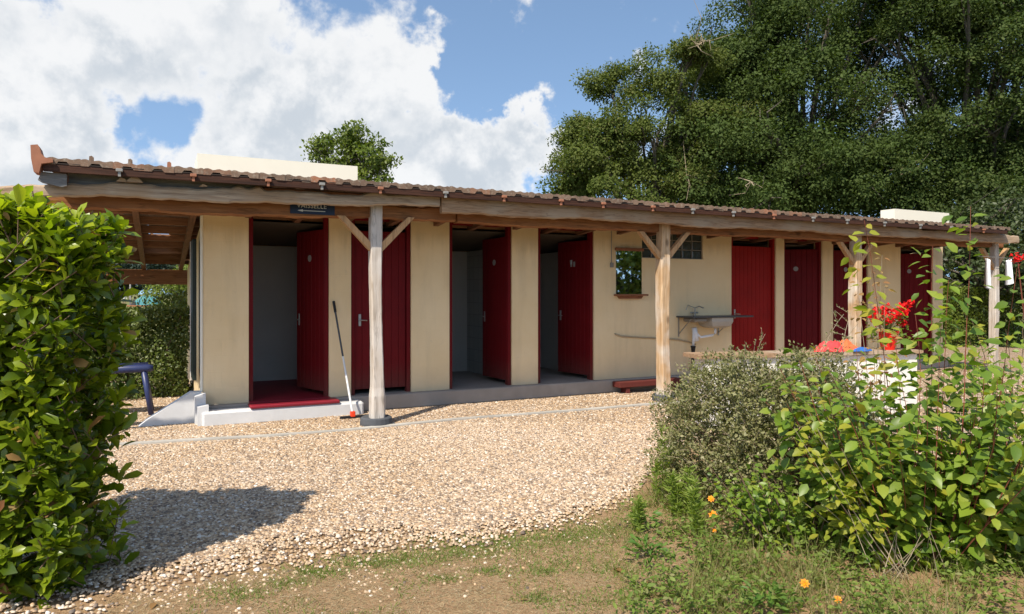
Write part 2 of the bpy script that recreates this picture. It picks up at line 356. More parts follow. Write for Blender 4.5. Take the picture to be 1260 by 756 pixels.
class B:                               # box / tube collector
    def __init__(s): s.V = []; s.F = []
    def add(s, V, F):
        k = len(s.V); s.V += [tuple(v) for v in V]; s.F += [tuple(i + k for i in f) for f in F]; return s
    def box(s, x0, x1, y0, y1, z0, z1, bev=0.0):
        if bev <= 0:
            s.add([(x, y, z) for z in (z0, z1) for y in (y0, y1) for x in (x0, x1)],
                  [(0, 2, 3, 1), (4, 5, 7, 6), (0, 1, 5, 4), (2, 6, 7, 3), (0, 4, 6, 2), (1, 3, 7, 5)]); return s
        b = bev; V = []
        for z, e in ((z0, b), (z0 + b, 0), (z1 - b, 0), (z1, b)):
            X0, X1, Y0, Y1 = x0 + e, x1 - e, y0 + e, y1 - e; c = b if e == 0 else b * .4
            V += [(X0 + c, Y0, z), (X1 - c, Y0, z), (X1, Y0 + c, z), (X1, Y1 - c, z), (X1 - c, Y1, z), (X0 + c, Y1, z), (X0, Y1 - c, z), (X0, Y0 + c, z)]
        F = [tuple(range(7, -1, -1)), tuple(range(24, 32))]
        for r in range(3):
            for i in range(8): j = (i + 1) % 8; F.append((r * 8 + i, r * 8 + j, r * 8 + 8 + j, r * 8 + 8 + i))
        s.add(V, F); return s
    def tube(s, pts, r, n=8, cap=True):
        pts = [np.array(p, float) for p in pts]; R = r if isinstance(r, (list, tuple, np.ndarray)) else [r] * len(pts)
        V = []; F = []
        up = np.array([0, 0, 1.]); 
        for i, p in enumerate(pts):
            t = pts[min(i + 1, len(pts) - 1)] - pts[max(i - 1, 0)]; t = t / (np.linalg.norm(t) + 1e-9)
            a = np.cross(t, up if abs(t[2]) < .9 else np.array([1., 0, 0])); a /= np.linalg.norm(a); b = np.cross(t, a)
            for k in range(n): th = 2 * math.pi * k / n; V.append(p + R[i] * (a * math.cos(th) + b * math.sin(th)))
        for i in range(len(pts) - 1):
            for k in range(n): j = (k + 1) % n; F.append((i * n + k, i * n + j, (i + 1) * n + j, (i + 1) * n + k))
        if cap: F += [tuple(range(n - 1, -1, -1)), tuple(range((len(pts) - 1) * n, len(pts) * n))]
        s.add(V, F); return s
    def prism(s, poly, axis, a0, a1):  # poly of 2-D points extruded along axis
        n = len(poly)
        def P(u, v, w): return {0: (w, u, v), 1: (u, w, v), 2: (u, v, w)}[axis]
        V = [P(u, v, a0) for u, v in poly] + [P(u, v, a1) for u, v in poly]
        F = [tuple(range(n - 1, -1, -1)), tuple(range(n, 2 * n))] + [(i, (i + 1) % n, n + (i + 1) % n, n + i) for i in range(n)]
        s.add(V, F); return s
    def lathe(s, prof, c, n=16):
        V = []; F = []
        for r, z in prof:
            for k in range(n): th = 2 * math.pi * k / n; V.append((c[0] + r * math.cos(th), c[1] + r * math.sin(th), c[2] + z))
        for i in range(len(prof) - 1):
            for k in range(n): j = (k + 1) % n; F.append((i * n + k, i * n + j, (i + 1) * n + j, (i + 1) * n + k))
        F += [tuple(range(n - 1, -1, -1)), tuple(range((len(prof) - 1) * n, len(prof) * n))]
        s.add(V, F); return s
    def build(s, name, m, parent=None, smooth=False, **kw): return mo(name, s.V, s.F, m, parent, smooth=smooth, **kw)

# ------------------------------------------------------------------ ground
def sheet(name, pts, z, m):
    o = mo(name, [(x, y, z) for x, y in pts], [tuple(range(len(pts)))], m); return tag(o, kind='structure')
def grid_sheet(name, x0, x1, y0, y1, step, zf, m):
    xs = np.arange(x0, x1 + 1e-6, step); ys = np.arange(y0, y1 + 1e-6, step); X, Y = np.meshgrid(xs, ys)
    V = np.stack([X.ravel(), Y.ravel(), zf(X, Y).ravel()], 1); nx = len(xs)
    i, j = np.meshgrid(np.arange(nx - 1), np.arange(len(ys) - 1)); a = (j * nx + i).ravel()
    return tag(mo(name, V, np.stack([a, a + 1, a + nx + 1, a + nx], 1), m, smooth=True), kind='structure')
sheet('field', [(-3000, -3000), (3000, -3000), (3000, 4000), (-3000, 4000)], -.035, M_FIELD)
def vnoise(x, y, s, seed=0):          # cheap smooth value noise
    x = x / s; y = y / s; xi = np.floor(x); yi = np.floor(y); fx = x - xi; fy = y - yi
    def h(a, b): v = np.sin(a * 127.1 + b * 311.7 + seed * 17.3) * 43758.5453; return v - np.floor(v)
    fx = fx * fx * (3 - 2 * fx); fy = fy * fy * (3 - 2 * fy)
    return (h(xi, yi) * (1 - fx) + h(xi + 1, yi) * fx) * (1 - fy) + (h(xi, yi + 1) * (1 - fx) + h(xi + 1, yi + 1) * fx) * fy
EDGE_PX = [(-200, 800), (60, 762), (150, 745), (240, 722), (330, 700), (420, 686), (500, 676), (570, 672), (640, 664), (700, 652), (748, 638), (778, 615), (800, 590), (830, 560), (870, 540)]
EDGE = np.array([gp(*p) for p in EDGE_PX])
EZ = np.array([zc(*e) for e in EDGE]); EL = np.array([(p[0] - 630) for p in EDGE_PX])
def gravel_mask(X, Y):                # >0 inside the gravel
    X = np.asarray(X, float); Y = np.asarray(Y, float)
    d = X * FW[0] + Y * FW[1]; l = X * RT[0] + Y * RT[1]; px = l / np.maximum(d, .3) * FPX
    e = np.interp(px, EL, EZ)
    m = d - e + (vnoise(X, Y, .35) - .5) * .34 + (vnoise(X, Y, .09, 3) - .5) * .16
    # beyond the beds on the right the gravel starts behind the low wall
    m2 = d - 5.6 - .3 * (vnoise(X, Y, .4) - .5)
    m = np.where(px > 250, m2, m)
    return m
def gz(X, Y): return .012 * (vnoise(X, Y, .9, 5) - .5) + .008 * (vnoise(X, Y, .23, 6) - .5)
def dirt_z(X, Y): return -.012 + gz(X, Y) + .02 * np.clip(-gravel_mask(X, Y), 0, .4)
grid_sheet('earth', -6, 12, -1, 9, .06, dirt_z, M_DIRT)
def grav_sheet():
    xs = np.arange(-8, 22, .06); ys = np.arange(2, 14.6, .06); X, Y = np.meshgrid(xs, ys); nx = len(xs)
    m = gravel_mask(X, Y) > 0.34; Z = gz(X, Y) * .6 + .002
    i, j = np.meshgrid(np.arange(nx - 1), np.arange(len(ys) - 1)); a = (j * nx + i)
    ok = m[:-1, :-1] & m[1:, :-1] & m[:-1, 1:] & m[1:, 1:]; a = a[ok]
    F = np.stack([a, a + 1, a + nx + 1, a + nx], 1); V = np.stack([X.ravel(), Y.ravel(), Z.ravel()], 1)
    u, inv = np.unique(F, return_inverse=True); F = inv.reshape(F.shape)
    tag(mo('gravel_path', V[u], F, M_GRAVB, smooth=True), kind='structure')
grav_sheet()

def pebbles(name, P, r, label, zoff=0.0, nseg=5):
    n = len(P); th = np.arange(nseg) / nseg * 2 * math.pi
    j = rng.uniform(.75, 1.25, (n, nseg)); a = rng.uniform(0, 6.28, n); asp = rng.uniform(.6, 1.0, n); h = rng.uniform(.45, .85, n)
    V = np.zeros((n, 2 * nseg + 1, 3))
    tx = rng.uniform(-.35, .35, (n, 2))
    for k, (rr, zz) in enumerate(((1.0, -.1), (.78, .62))):
        x = np.cos(th)[None] * j * rr; y = np.sin(th)[None] * j * rr * asp[:, None]
        z = np.full_like(x, zz) + (x * tx[:, :1] + y * tx[:, 1:]) * (k > 0) + (k > 0) * rng.uniform(-.15, .15, x.shape)
        V[:, k * nseg:(k + 1) * nseg] = np.stack([x * np.cos(a)[:, None] - y * np.sin(a)[:, None], x * np.sin(a)[:, None] + y * np.cos(a)[:, None], z * h[:, None]], 2)
    V[:, -1] = np.stack([tx[:, 0] * .3, tx[:, 1] * .3, h * .95], 1)
    V *= r[:, None, None]; V += P[:, None, :]; V[:, :, 2] += zoff
    F = []
    for k in range(nseg):
        q = (k + 1) % nseg; F += [(k, q, nseg + q), (k, nseg + q, nseg + k), (nseg + k, nseg + q, 2 * nseg)]
    F = np.array(F)[None] + (np.arange(n) * (2 * nseg + 1))[:, None, None]
    o = mo(name, V.reshape(-1, 3), F.reshape(-1, 3), M_STONE, attr=np.repeat(rng.uniform(0, 1, n), 2 * nseg + 1), smooth=False)
    tag(o, label, 'gravel', kind='stuff'); return o
def gravel():
    N = 760000
    X = rng.uniform(-3.2, 16, N); Y = rng.uniform(3, 14, N)
    m = gravel_mask(X, Y); d = zc(X, Y); l = X * RT[0] + Y * RT[1]; px = 630 + l / np.maximum(d, .1) * FPX
    keep = (m > -.02) & (px > -60) & (px < 1330) & ~((Y > 9.2) & (X > .45) & (X < 15)) & (d < 14)
    keep &= rng.uniform(0, 1, N) < np.clip(m / .55 + .22, 0, 1)
    keep &= rng.uniform(0, 1, N) < np.clip(np.where(px > 880, .25, 1.0) * np.where(d > 8.5, .5, 1), 0, 1)
    X, Y, d = X[keep], Y[keep], d[keep]
    r = rng.uniform(.0065, .0145, len(X)) * (1 + .45 * (rng.uniform(0, 1, len(X)) > .93))
    P = np.stack([X, Y, gz(X, Y) * .6], 1)
    print('stones', len(X)); pebbles('gravel_stones', P, r, 'tan and white pebbles of the gravel yard before the building')
    # strays on the dry earth in the foreground
    N = 7500; px = rng.uniform(150, 830, N); py = rng.uniform(640, 756, N)
    Q = np.array([gp(a, b) for a, b in zip(px, py)]); m = gravel_mask(Q[:, 0], Q[:, 1]); k = (m < 0) & (rng.uniform(0, 1, N) < np.exp(m * 6) * .95)
    Q = Q[k]; r = rng.uniform(.005, .013, len(Q)) * np.where(rng.uniform(0, 1, len(Q)) > .95, 1.5, 1)
    pebbles('stray_stones', np.stack([Q[:, 0], Q[:, 1], dirt_z(Q[:, 0], Q[:, 1])], 1), r, 'loose pale pebbles scattered over the bare earth below the gravel edge')
gravel()

# kerb edging across the gravel
def kerb():
    px = [(60, 553), (140, 548.5), (230, 543), (330, 537.5), (420, 531), (500, 523), (560, 517), (640, 511), (720, 505), (790, 499), (850, 495)]
    P = [np.array(gp(*p)) for p in px]; V = []; F = []
    for i, p in enumerate(P):
        t = P[min(i + 1, len(P) - 1)] - P[max(i - 1, 0)]; t /= np.linalg.norm(t); nrm = np.array([-t[1], t[0]])
        for s, z in ((-.045, -.03), (-.045, .018), (.045, .020), (.045, -.03)): q = p + nrm * s; V.append((q[0], q[1], z))
    for i in range(len(P) - 1):
        for k in range(4): F.append((i * 4 + k, i * 4 + (k + 1) % 4, (i + 1) * 4 + (k + 1) % 4, (i + 1) * 4 + k))
    F += [(0, 1, 2, 3), tuple(range(len(V) - 1, len(V) - 5, -1))]
    tag(mo('kerb', V, F, M_KERB), kind='structure')
kerb()

# ------------------------------------------------------------------ the building
YW = 9.35; YR = 7.85; X0 = WX(250, YW); X1 = WX(1160, YW); YB = 14.6; FL = .20
bld = thing('washroom_building', ((X0 + X1) / 2, YW, 0), 'long low ochre washroom block with red doors, timber porch posts and tiled roof', 'building')
RS = .09
def zr(Y): return 2.775 - RS * (Y - YR)
openings = [(306, 405), (432, 506), (553, 630), (662, 731), (900, 955), (965, 1012), (1025, 1068), (1108, 1148)]
OP = [(WX(a, YW), WX(b, YW)) for a, b in openings]
TOPZ = 2.60
b = B(); xs = [X0] + [v for o in OP for v in o] + [X1]
GW = (WX(790, YW), WX(865, YW), 2.14, 2.60)   # glass block window
for i in range(0, len(xs), 2):
    a, c = xs[i], xs[i + 1]
    if a < GW[0] < c:
        b.box(a, GW[0], YW, YW + .2, FL, TOPZ); b.box(GW[1], c, YW, YW + .2, FL, TOPZ); b.box(GW[0], GW[1], YW, YW + .2, FL, GW[2])
    else: b.box(a, c, YW, YW + .2, FL, TOPZ)
b.box(X0, X1, YW, YW + .2, TOPZ, TOPZ + .035)
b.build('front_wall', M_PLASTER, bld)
def slope_wall(name, x0, x1, y0, y1, m):
    zt = lambda y: zr(y) - .14
    V = [(x0, y0, 0), (x1, y0, 0), (x1, y1, 0), (x0, y1, 0), (x0, y0, zt(y0)), (x1, y0, zt(y0)), (x1, y1, zt(y1)), (x0, y1, zt(y1))]
    return mo(name, V, [(3, 2, 1, 0), (4, 5, 6, 7), (0, 1, 5, 4), (1, 2, 6, 5), (2, 3, 7, 6), (3, 0, 4, 7)], m, bld)
slope_wall('end_wall', X0, X0 + .18, YW + .2, YB, M_PLASTER)
slope_wall('end_wall', X1 - .18, X1, YW + .2, YB, M_PLASTER)
slope_wall('back_wall', X0 + .18, X1 - .18, YB - .2, YB, M_PLASTER)
YI = YW + 2.1
B().box(X0 + .18, X1 - .18, YI, YI + .1, FL, zr(YI) - .16).build('inner_wall', M_INT, bld)
b = B(); pcol = []
for i in range(len(OP) - 1):
    g0, g1 = OP[i][1], OP[i + 1][0]
    xsn = [(g0 + g1) / 2] if g1 - g0 < 1.5 else [g0 + .25, g1 - .25]
    for k, x in enumerate(xsn):
        B().box(x - .05, x + .05, YW + .2, YI, FL, zr(YI) - .16).build('partition', M_TILEDW if i in (1, 2) else M_INT, bld)
# plinth, floors
B().box(X0, X1, YW - .12, YI, .0, FL, .012).build('plinth', M_CONC, bld)
B().box(OP[0][0] + .002, OP[0][1] - .002, YW - .1, YI, FL + .002, FL + .012).build('red_floor', M_REDF, bld)
xk = WX(447, 9.05)
b = B(); b.box(X0 - .03, xk, 9.0, YW - .123, -.02, .165, .025); b.build('protruding_plinth', M_WHITEWALL, bld)
B().box(OP[0][0] - .02, OP[0][1] + .06, 8.985, YW - .1, .168, .206, .01).build('red_sill', M_REDF, bld)
# pale corner trim, dark end board and stepped wing wall at the left end
B().box(X0 - .03, X0 - .002, YW - .012, YW + .12, .36, 2.55, .008).build('corner_trim', M_CREAM, bld)
B().box(X0 - .10, X0 - .052, YW + .5, YW + .95, .45, 2.25, .006).build('dark_shutter', plain('dark_green_paint', (.015, .025, .02), .5), bld)
B().box(X0 - .11, X0 - .051, YW + .96, YW + 1.02, .4, 2.25, .006).build('shutter_post', M_POST, bld)
b = B()
b.prism([(X0 - .72, -.02), (X0 - .60, .08), (X0 - .14, .37), (X0 - .02, .37), (X0 - .02, -.02)], 1, 9.30, 9.46)
b.build('wing_wall', M_WHITEWALL, bld)
b = B(); b.prism([(X0 - .10, -.02), (X0 - .10, .33), (X0 - .0, .36), (X0 + .02, .36), (X0 + .02, -.02)], 1, 9.18, 9.297)
b.prism([(X0 - .075, -.02), (X0 - .075, .22), (X0 + .045, .24), (X0 + .045, -.02)], 1, 9.05, 9.177)
b.build('step_end', M_WHITEWALL, bld)

V = []; y0, y1 = YW + .203, YI - .003; z = lambda y: zr(y) - .15
V = [(X0 + .19, y0, z(y0)), (X1 - .19, y0, z(y0)), (X1 - .19, y1, z(y1)), (X0 + .19, y1, z(y1))]; V += [(a, b_, c + .008) for a, b_, c in V]
mo('ceiling', V, [(3, 2, 1, 0), (4, 5, 6, 7), (0, 1, 5, 4), (1, 2, 6, 5), (2, 3, 7, 6), (3, 0, 4, 7)], plain('dark_ceiling', (.07, .055, .04), .9), bld)

# doors
def door(i, phi=0.0, hinge='R', m=M_RED, handle=None, plate=True, w=None):
    a, c = OP[i]; fw = .055
    f = B(); f.box(a + .002, a + fw, YW + .03, YW + .12, FL, TOPZ - .002); f.box(c - fw, c - .002, YW + .03, YW + .12, FL, TOPZ - .002)
    f.box(a + fw, c - fw, YW + .035, YW + .115, TOPZ - .06, TOPZ - .004)
    fr = f.build('door_frame', m, bld)
    w = w or (c - a - 2 * fw - .012); z0, z1 = FL + .07, 2.40; n = max(5, round(w / .1))
    # leaf frame of its own: local x from hinge, y thickness
    hx = c - fw - .006 if hinge == 'R' else a + fw + .006; sx = -1 if hinge == 'R' else 1
    hy = YW + .06
    M = Matrix.Translation((hx, hy, 0)) @ Matrix.Rotation(-phi * 1.0 if hinge == 'R' else phi, 4, 'Z')
    rails = B()
    for zz in (z0 + .15, (z0 + z1) / 2, z1 - .25): rails.box(min(0, sx * w), max(0, sx * w), .024, .046, zz, zz + .11)
    d = bpy.data.objects.new('door', npmesh('door', rails.V, rails.F, m)); put(d, bld, M)
    pw = w / n
    me = npmesh('plank', B().box(-pw / 2 + .0012, pw / 2 - .0012, 0, .022, 0, z1 - z0, .003).V, B().box(-pw / 2 + .0012, pw / 2 - .0012, 0, .022, 0, z1 - z0, .003).F, m)
    for k in range(n):
        p = bpy.data.objects.new('plank', me); put(p, d, M @ Matrix.Translation((sx * (k + .5) * pw, random.uniform(-.001, .001), z0)))
    hb = B(); xe = sx * (w - .07); hb.box(xe - .018, xe + .018, -.008, .0, 1.12, 1.28, .002); hb.tube([(xe, -.008, 1.2), (xe, -.045, 1.2), (xe - sx * .09, -.045, 1.195)], .008, 6)
    h = bpy.data.objects.new('handle', npmesh('handle', hb.V, hb.F, M_STEEL)); put(h, d, M)
    if plate:
        x = sx * w * .5; pl = B()
        if plate == 'pair': pl.tube([(x - .035, -.003, 2.03), (x - .035, -.006, 2.1)], .02, 8); pl.box(x - .055, x - .015, -.006, -.001, 1.99, 2.07); pl.box(x + .015, x + .055, -.006, -.001, 1.99, 2.07)
        else: pl.add([(x + .045 * math.cos(t), -.005, 2.03 + .045 * math.sin(t)) for t in np.linspace(0, 6.28, 13)[:-1]] + [(x + .045 * math.cos(t), 0.0, 2.03 + .045 * math.sin(t)) for t in np.linspace(0, 6.28, 13)[:-1]],
                     [tuple(range(12)), tuple(range(23, 11, -1))] + [(k, (k + 1) % 12, 12 + (k + 1) % 12, 12 + k) for k in range(12)])
        o = bpy.data.objects.new('number_plate', npmesh('number_plate', pl.V, pl.F, M_GREYP)); put(o, d, M)
    return d, fr
door(0, rad(72), w=.72); door(1, 0, plate=False); door(2, rad(86), w=.75); door(3, rad(80), plate='pair', w=.75)
d5, _ = door(4, 0, m=M_REDB, plate=False); tag(d5, 'brighter red closed door')
door(5, rad(38), w=.78); door(6, rad(8)); door(7, rad(28), w=.8)
# tiled room details seen through the third opening
B().box(OP[2][0] + .32, OP[2][0] + .40, YI - .06, YI - .002, 1.95, 2.08, .01).build('wall_lamp', M_BLACK, bld)
B().box(OP[2][0] + .2, OP[2][0] + .55, YI - .14, YI - .002, 1.02, 1.08, .02).build('basin_ledge', M_WPVC, bld)
B().box(OP[3][0] - .02, OP[3][0] + .10, YI - .12, YI - .002, .9, 1.2, .02).build('dispenser', M_BLACK, bld)

# glass block window
fb = B(); x0, x1, z0, z1 = GW; nb, nz = 6, 3; bw = (x1 - x0) / nb; bh = (z1 - z0) / nz; t = .014
for k in range(nb + 1): fb.box(x0 + k * bw - t / 2, x0 + k * bw + t / 2, YW + .03, YW + .12, z0, z1)
for k in range(nz + 1):
    for j in range(nb): fb.box(x0 + j * bw + t / 2, x0 + (j + 1) * bw - t / 2, YW + .033, YW + .117, z0 + k * bh - t / 2 + (t / 2 if k == 0 else 0) - (t / 2 if k == nz else 0), z0 + k * bh + t / 2 + (t / 2 if k == 0 else 0) - (t / 2 if k == nz else 0))
gw = fb.build('glass_block_window', plain('dark_mortar', (.22, .20, .17), .9), bld)
V = []; mg = B(); q = (bw - t) / 2; h = (bh - t) / 2
V = [(-q, 0, -h), (q, 0, -h), (q, 0, h), (-q, 0, h), (-q * .78, -.012, -h * .78), (q * .78, -.012, -h * .78), (q * .78, -.012, h * .78), (-q * .78, -.012, h * .78), (-q, .06, -h), (q, .06, -h), (q, .06, h), (-q, .06, h)]
me = npmesh('glass_block', V, [(4, 5, 6, 7), (0, 1, 5, 4), (1, 2, 6, 5), (2, 3, 7, 6), (3, 0, 4, 7), (0, 8, 9, 1), (1, 9, 10, 2), (2, 10, 11, 3), (3, 11, 8, 0), (8, 11, 10, 9)], M_GBLOCK)
for k in range(nb):
    for j in range(nz): put(bpy.data.objects.new('glass_block', me), gw, Matrix.Translation((x0 + (k + .5) * bw, YW + .05, z0 + (j + .5) * bh)))

# ------------------------------------------------------------------ roof
XL, XR = WX(50, YR), WX(1240, YR)
rf = B()
ry0, ry1 = 8.075, 14.88
for X in list(np.arange(XL + .12, XR, .62)) + [XR - .08]:
    z = lambda y: zr(y)
    V = [(X - .035, ry0, zr(ry0) - .14), (X + .035, ry0, zr(ry0) - .14), (X + .035, ry1, zr(ry1) - .14), (X - .035, ry1, zr(ry1) - .14),
         (X - .035, ry0, zr(ry0) - .052), (X + .035, ry0, zr(ry0) - .052), (X + .035, ry1, zr(ry1) - .052), (X - .035, ry1, zr(ry1) - .052)]
    rf.add(V, [(3, 2, 1, 0), (4, 5, 6, 7), (0, 1, 5, 4), (1, 2, 6, 5), (2, 3, 7, 6), (3, 0, 4, 7)])
M_BATT = wood('batten_wood', (.22, .10, .05), (.34, .17, .09), 0, knots=False)
roof = rf.build('roof', M_RAFT, bld)
for k, y in enumerate(np.arange(YR + .1, 14.85, .335)):
    B().box(XL + .03, XR - .02, y - .02, y + .02, zr(y) - (.10 if k % 2 else .022), zr(y) - .004).build('batten', M_BATT if k % 2 else M_FASCIA, roof)
B().box(XL + .02, XR, YR + .005, YR + .055, 2.70, 2.768).build('fascia_board', M_FASCIA, roof)
B().box(XL + .02, XR, YR + .0, YR + .10, 2.771, 2.782).build('eaves_strip', plain('dark_strip', (.03, .02, .015), .8), roof)
B().box(XL + .2, WX(318, 8.07), 8.062, 8.085, 2.60, 2.745).build('grey_board', M_GREYB, roof)
B().box(-3.2, XR, 14.75, 14.87, zr(14.8) - .42, zr(14.8) - .145).build('rear_beam', M_BEAM, bld)
# brackets along the fascia
for px in (147, 238, 330, 396, 468, 548, 620, 690, 742, 803, 852, 902, 952, 1000, 1042, 1088, 1132, 1170, 1210):
    x = WX(px, YR); b = B(); b.box(x - .03, x + .03, YR - .035, YR + .003, 2.735, 2.765, .004); b.box(x - .012, x + .012, YR - .02, YR + .003, 2.69, 2.735)
    b.build('gutter_bracket', M_GREYP if random.random() < .6 else M_TERRA, roof)
# tiles
TW, TL = .268, .37
def tile_mesh(kind):
    us = np.linspace(0, 1, 13); j = random.uniform
    h = np.array([.024, .034, .036, .028, .020, .022, .029, .031, .023, .019, .023, .031, .028]) + np.array([j(-.002, .002) for _ in us])
    lip = .038 if kind == 'front' else 0.0
    V = []
    st = [(-.02, 0, lip), (.02, .004, lip * .6), (TL, -.012, 0)]
    for (y, dz, lp) in st:
        for u, hh in zip(us, h): V.append((u * TW, y, hh + dz + (lp * .35)))
    for (y, dz, lp) in st:
        for u in us:
            notch = .03 if (.30 < u < .66 and kind == 'front') else 0
            V.append((u * TW, y, dz - .002 - lp * .55 + notch))
    n = 13; F = []
    for r in range(2):
        for k in range(n - 1):
            a = r * n + k; F.append((a, a + 1, a + n + 1, a + n)); c = a + 3 * n; F.append((c, c + n, c + n + 1, c + 1))
    for k in range(n - 1): F.append((k, 3 * n + k, 3 * n + k + 1, k + 1)); a = 2 * n + k; F.append((a, a + 1, 3 * n + a + 1, 3 * n + a))
    F += [(0, n, 4 * n, 3 * n), (n, 2 * n, 5 * n, 4 * n), (n - 1, 4 * n - 1, 5 * n - 1, 2 * n - 1), (2 * n - 1, 5 * n - 1, 6 * n - 1, 3 * n - 1)]
    return np.array(V), F
sl = math.atan(RS)
fm = [npmesh('roof_tile', *tile_mesh('front'), M_TILE) for _ in range(5)]
bm_ = [npmesh('roof_tile', *tile_mesh('back'), M_TILE) for _ in range(4)]
ncol = math.ceil((XR - XL - .05) / TW); rows = int((14.8 - YR) / .335)
RV, RF, RA = [], [], []
for r in range(rows):
    for k in range(ncol):
        y = YR + .02 + r * .335; x = XL + .05 + k * TW
        if r > 9 and x < .5 and random.random() < .03: continue
        M = Matrix.Translation((x, y, zr(y) + (.006 if r else .012) + random.uniform(-.003, .003))) @ Matrix.Rotation(-sl * .9 + random.uniform(-.01, .01), 4, 'X') @ Matrix.Rotation(random.gauss(0, .012), 4, 'Z') @ Matrix.Rotation(random.gauss(0, .01), 4, 'Y')
        if r < 4 or (x < .2 and r < 9 and r * ncol < 9999 and (r < 9)):
            put(bpy.data.objects.new('roof_tile', random.choice(fm if r == 0 else bm_)), roof, M)
        else:
            v, f = tile_mesh('back'); A = np.array(M); v = v @ A[:3, :3].T + A[:3, 3]; o = len(RV)
            RV += list(v); RF += [tuple(i + o for i in ff) for ff in f]; RA += [random.random()] * len(v)
tag(mo('roof_tiles', RV, RF, M_TILE, roof, attr=RA), kind='stuff')
for px in (112, 160, 208):            # small lugs standing on the front course
    x = WX(px, YR); b = B(); b.prism([(x - .018, 2.82), (x + .022, 2.815), (x + .02, 2.862), (x + .004, 2.875), (x - .016, 2.868)], 1, YR + .01, YR + .05); b.build('tile_lug', M_TERRA if px == 208 else M_TILE, roof)
# upturned verge tile at the left end
b = B(); x = XL - .02
out = [(-.03, -.02), (-.05, .10), (-.055, .225), (.0, .235), (.015, .21), (.03, .15), (.06, .12), (.12, .11), (.12, .08), (.03, .06), (.01, -.03)]
b.prism([(x + u, 2.70 + v) for u, v in out], 1, YR - .035, YR + .16); b.build('verge_tile', M_TERRA, roof)
b = B(); b.prism([(XL - .03, 2.62), (XL + .0, 2.60), (XL + .16, 2.565), (XL + .2, 2.58), (XL + .2, 2.69), (XL - .0, 2.70)], 1, YR + .06, YR + .12); b.build('verge_board', M_GREYB, roof)
# cream upstands on the roof
for (a, c, zt, sl_, yb_) in ((WX(243, 8.9), WX(440, 8.9), 3.165, 0.0, 9.6), (WX(1101, 8.9), WX(1168, 8.9), 3.19, 0.0, 9.2)):
    b = B(); b.prism([(a, 2.6), (c, 2.6), (c, zt), (a + sl_, zt), (a, zt - (.13 if sl_ else 0))], 1, 8.9, yb_); b.build('skylight_upstand', M_CREAM, bld)
    b = B(); b.box(a + sl_ + .0, c - .002, 8.902, yb_ - .002, zt + .001, zt + .006); b.build('capping', M_CREAM, bld)

# ------------------------------------------------------------------ beams with live edges, posts, braces
def live_beam(name, xa, xb, y0, y1, zt, zb, m, amp=.02, seed=0, step=.03, parent=None, wave=.6):
    xs = np.arange(xa, xb + 1e-6, step); rnd = random.Random(seed)
    ph = [rnd.uniform(0, 6.28) for _ in range(8)]; kn = [(rnd.uniform(xa, xb), rnd.uniform(.04, .16), rnd.uniform(.4, 1.2)) for _ in range(int((xb - xa) * .9))]
    def wv(x, k): return sum(math.sin(x / (wave * s) + ph[(i + k) % 8]) * a for i, (s, a) in enumerate(((1.0, .45), (.43, .28), (.21, .18), (.09, .14), (.045, .10)))) + (sum(hh * math.exp(-((x - xx) / ww) ** 2) for xx, ww, hh in kn) if k == 0 else 0)
    V = []; F = []
    for x in xs:
        u = (x - xa) / (xb - xa); T = zt[0] + (zt[1] - zt[0]) * u + wv(x, 0) * amp; Bt = zb[0] + (zb[1] - zb[0]) * u + wv(x * 1.1 + 3, 3) * amp * .7
        yy = y0 + wv(x * .8 + 5, 5) * .008; e = .014
        V += [(x, yy + e, Bt), (x, yy, Bt + e), (x, yy + .004 * math.sin(x * 9), (T + Bt) / 2), (x, yy + .004, T - e * 1.5), (x, yy + e * 1.6, T), (x, y1 - e, T - .006), (x, y1, T - e), (x, y1, Bt + e), (x, y1 - e, Bt)]
    n = 9
    for i in range(len(xs) - 1):
        for k in range(n): j = (k + 1) % n; F.append((i * n + k, (i + 1) * n + k, (i + 1) * n + j, i * n + j))
    F += [tuple(range(n)), tuple(range(len(V) - 1, len(V) - n - 1, -1))]
    return mo(name, V, F, m, parent if parent else bld, smooth=False)
XJ = WX(543, 8.0)
live_beam('eaves_slab', -3.3, XJ - .004, 7.99, 8.06, (2.51, 2.745), (2.41, 2.592), M_SLABG, .034, 3)
live_beam('eaves_slab', XJ, 15.15, 7.975, 8.06, (2.80, 2.69), (2.535, 2.54), M_SLAB, .036, 9)
live_beam('porch_beam', -3.3, XJ + .3, 8.235, 8.38, (2.60, 2.62), (2.35, 2.46), M_BEAM, .03, 21, wave=.5)
live_beam('porch_beam', XJ + .305, 15.1, 8.23, 8.38, (2.62, 2.62), (2.44, 2.47), M_BEAM, .02, 27, wave=.5)
# knots and a broken bulge on the slabs are part of their outline; chips lying at the silvered end
for (px, w, h) in ((165, .16, .05), (150, .1, .03), (250, .08, .02)):
    x = WX(px, 7.97); b = B(); b.prism([(x - w / 2, 2.655), (x + w / 2, 2.66), (x + w * .2, 2.66 + h), (x - w * .1, 2.665 + h)], 1, 7.94, 7.96); b.build('wood_splinter', M_SLABG, bld)

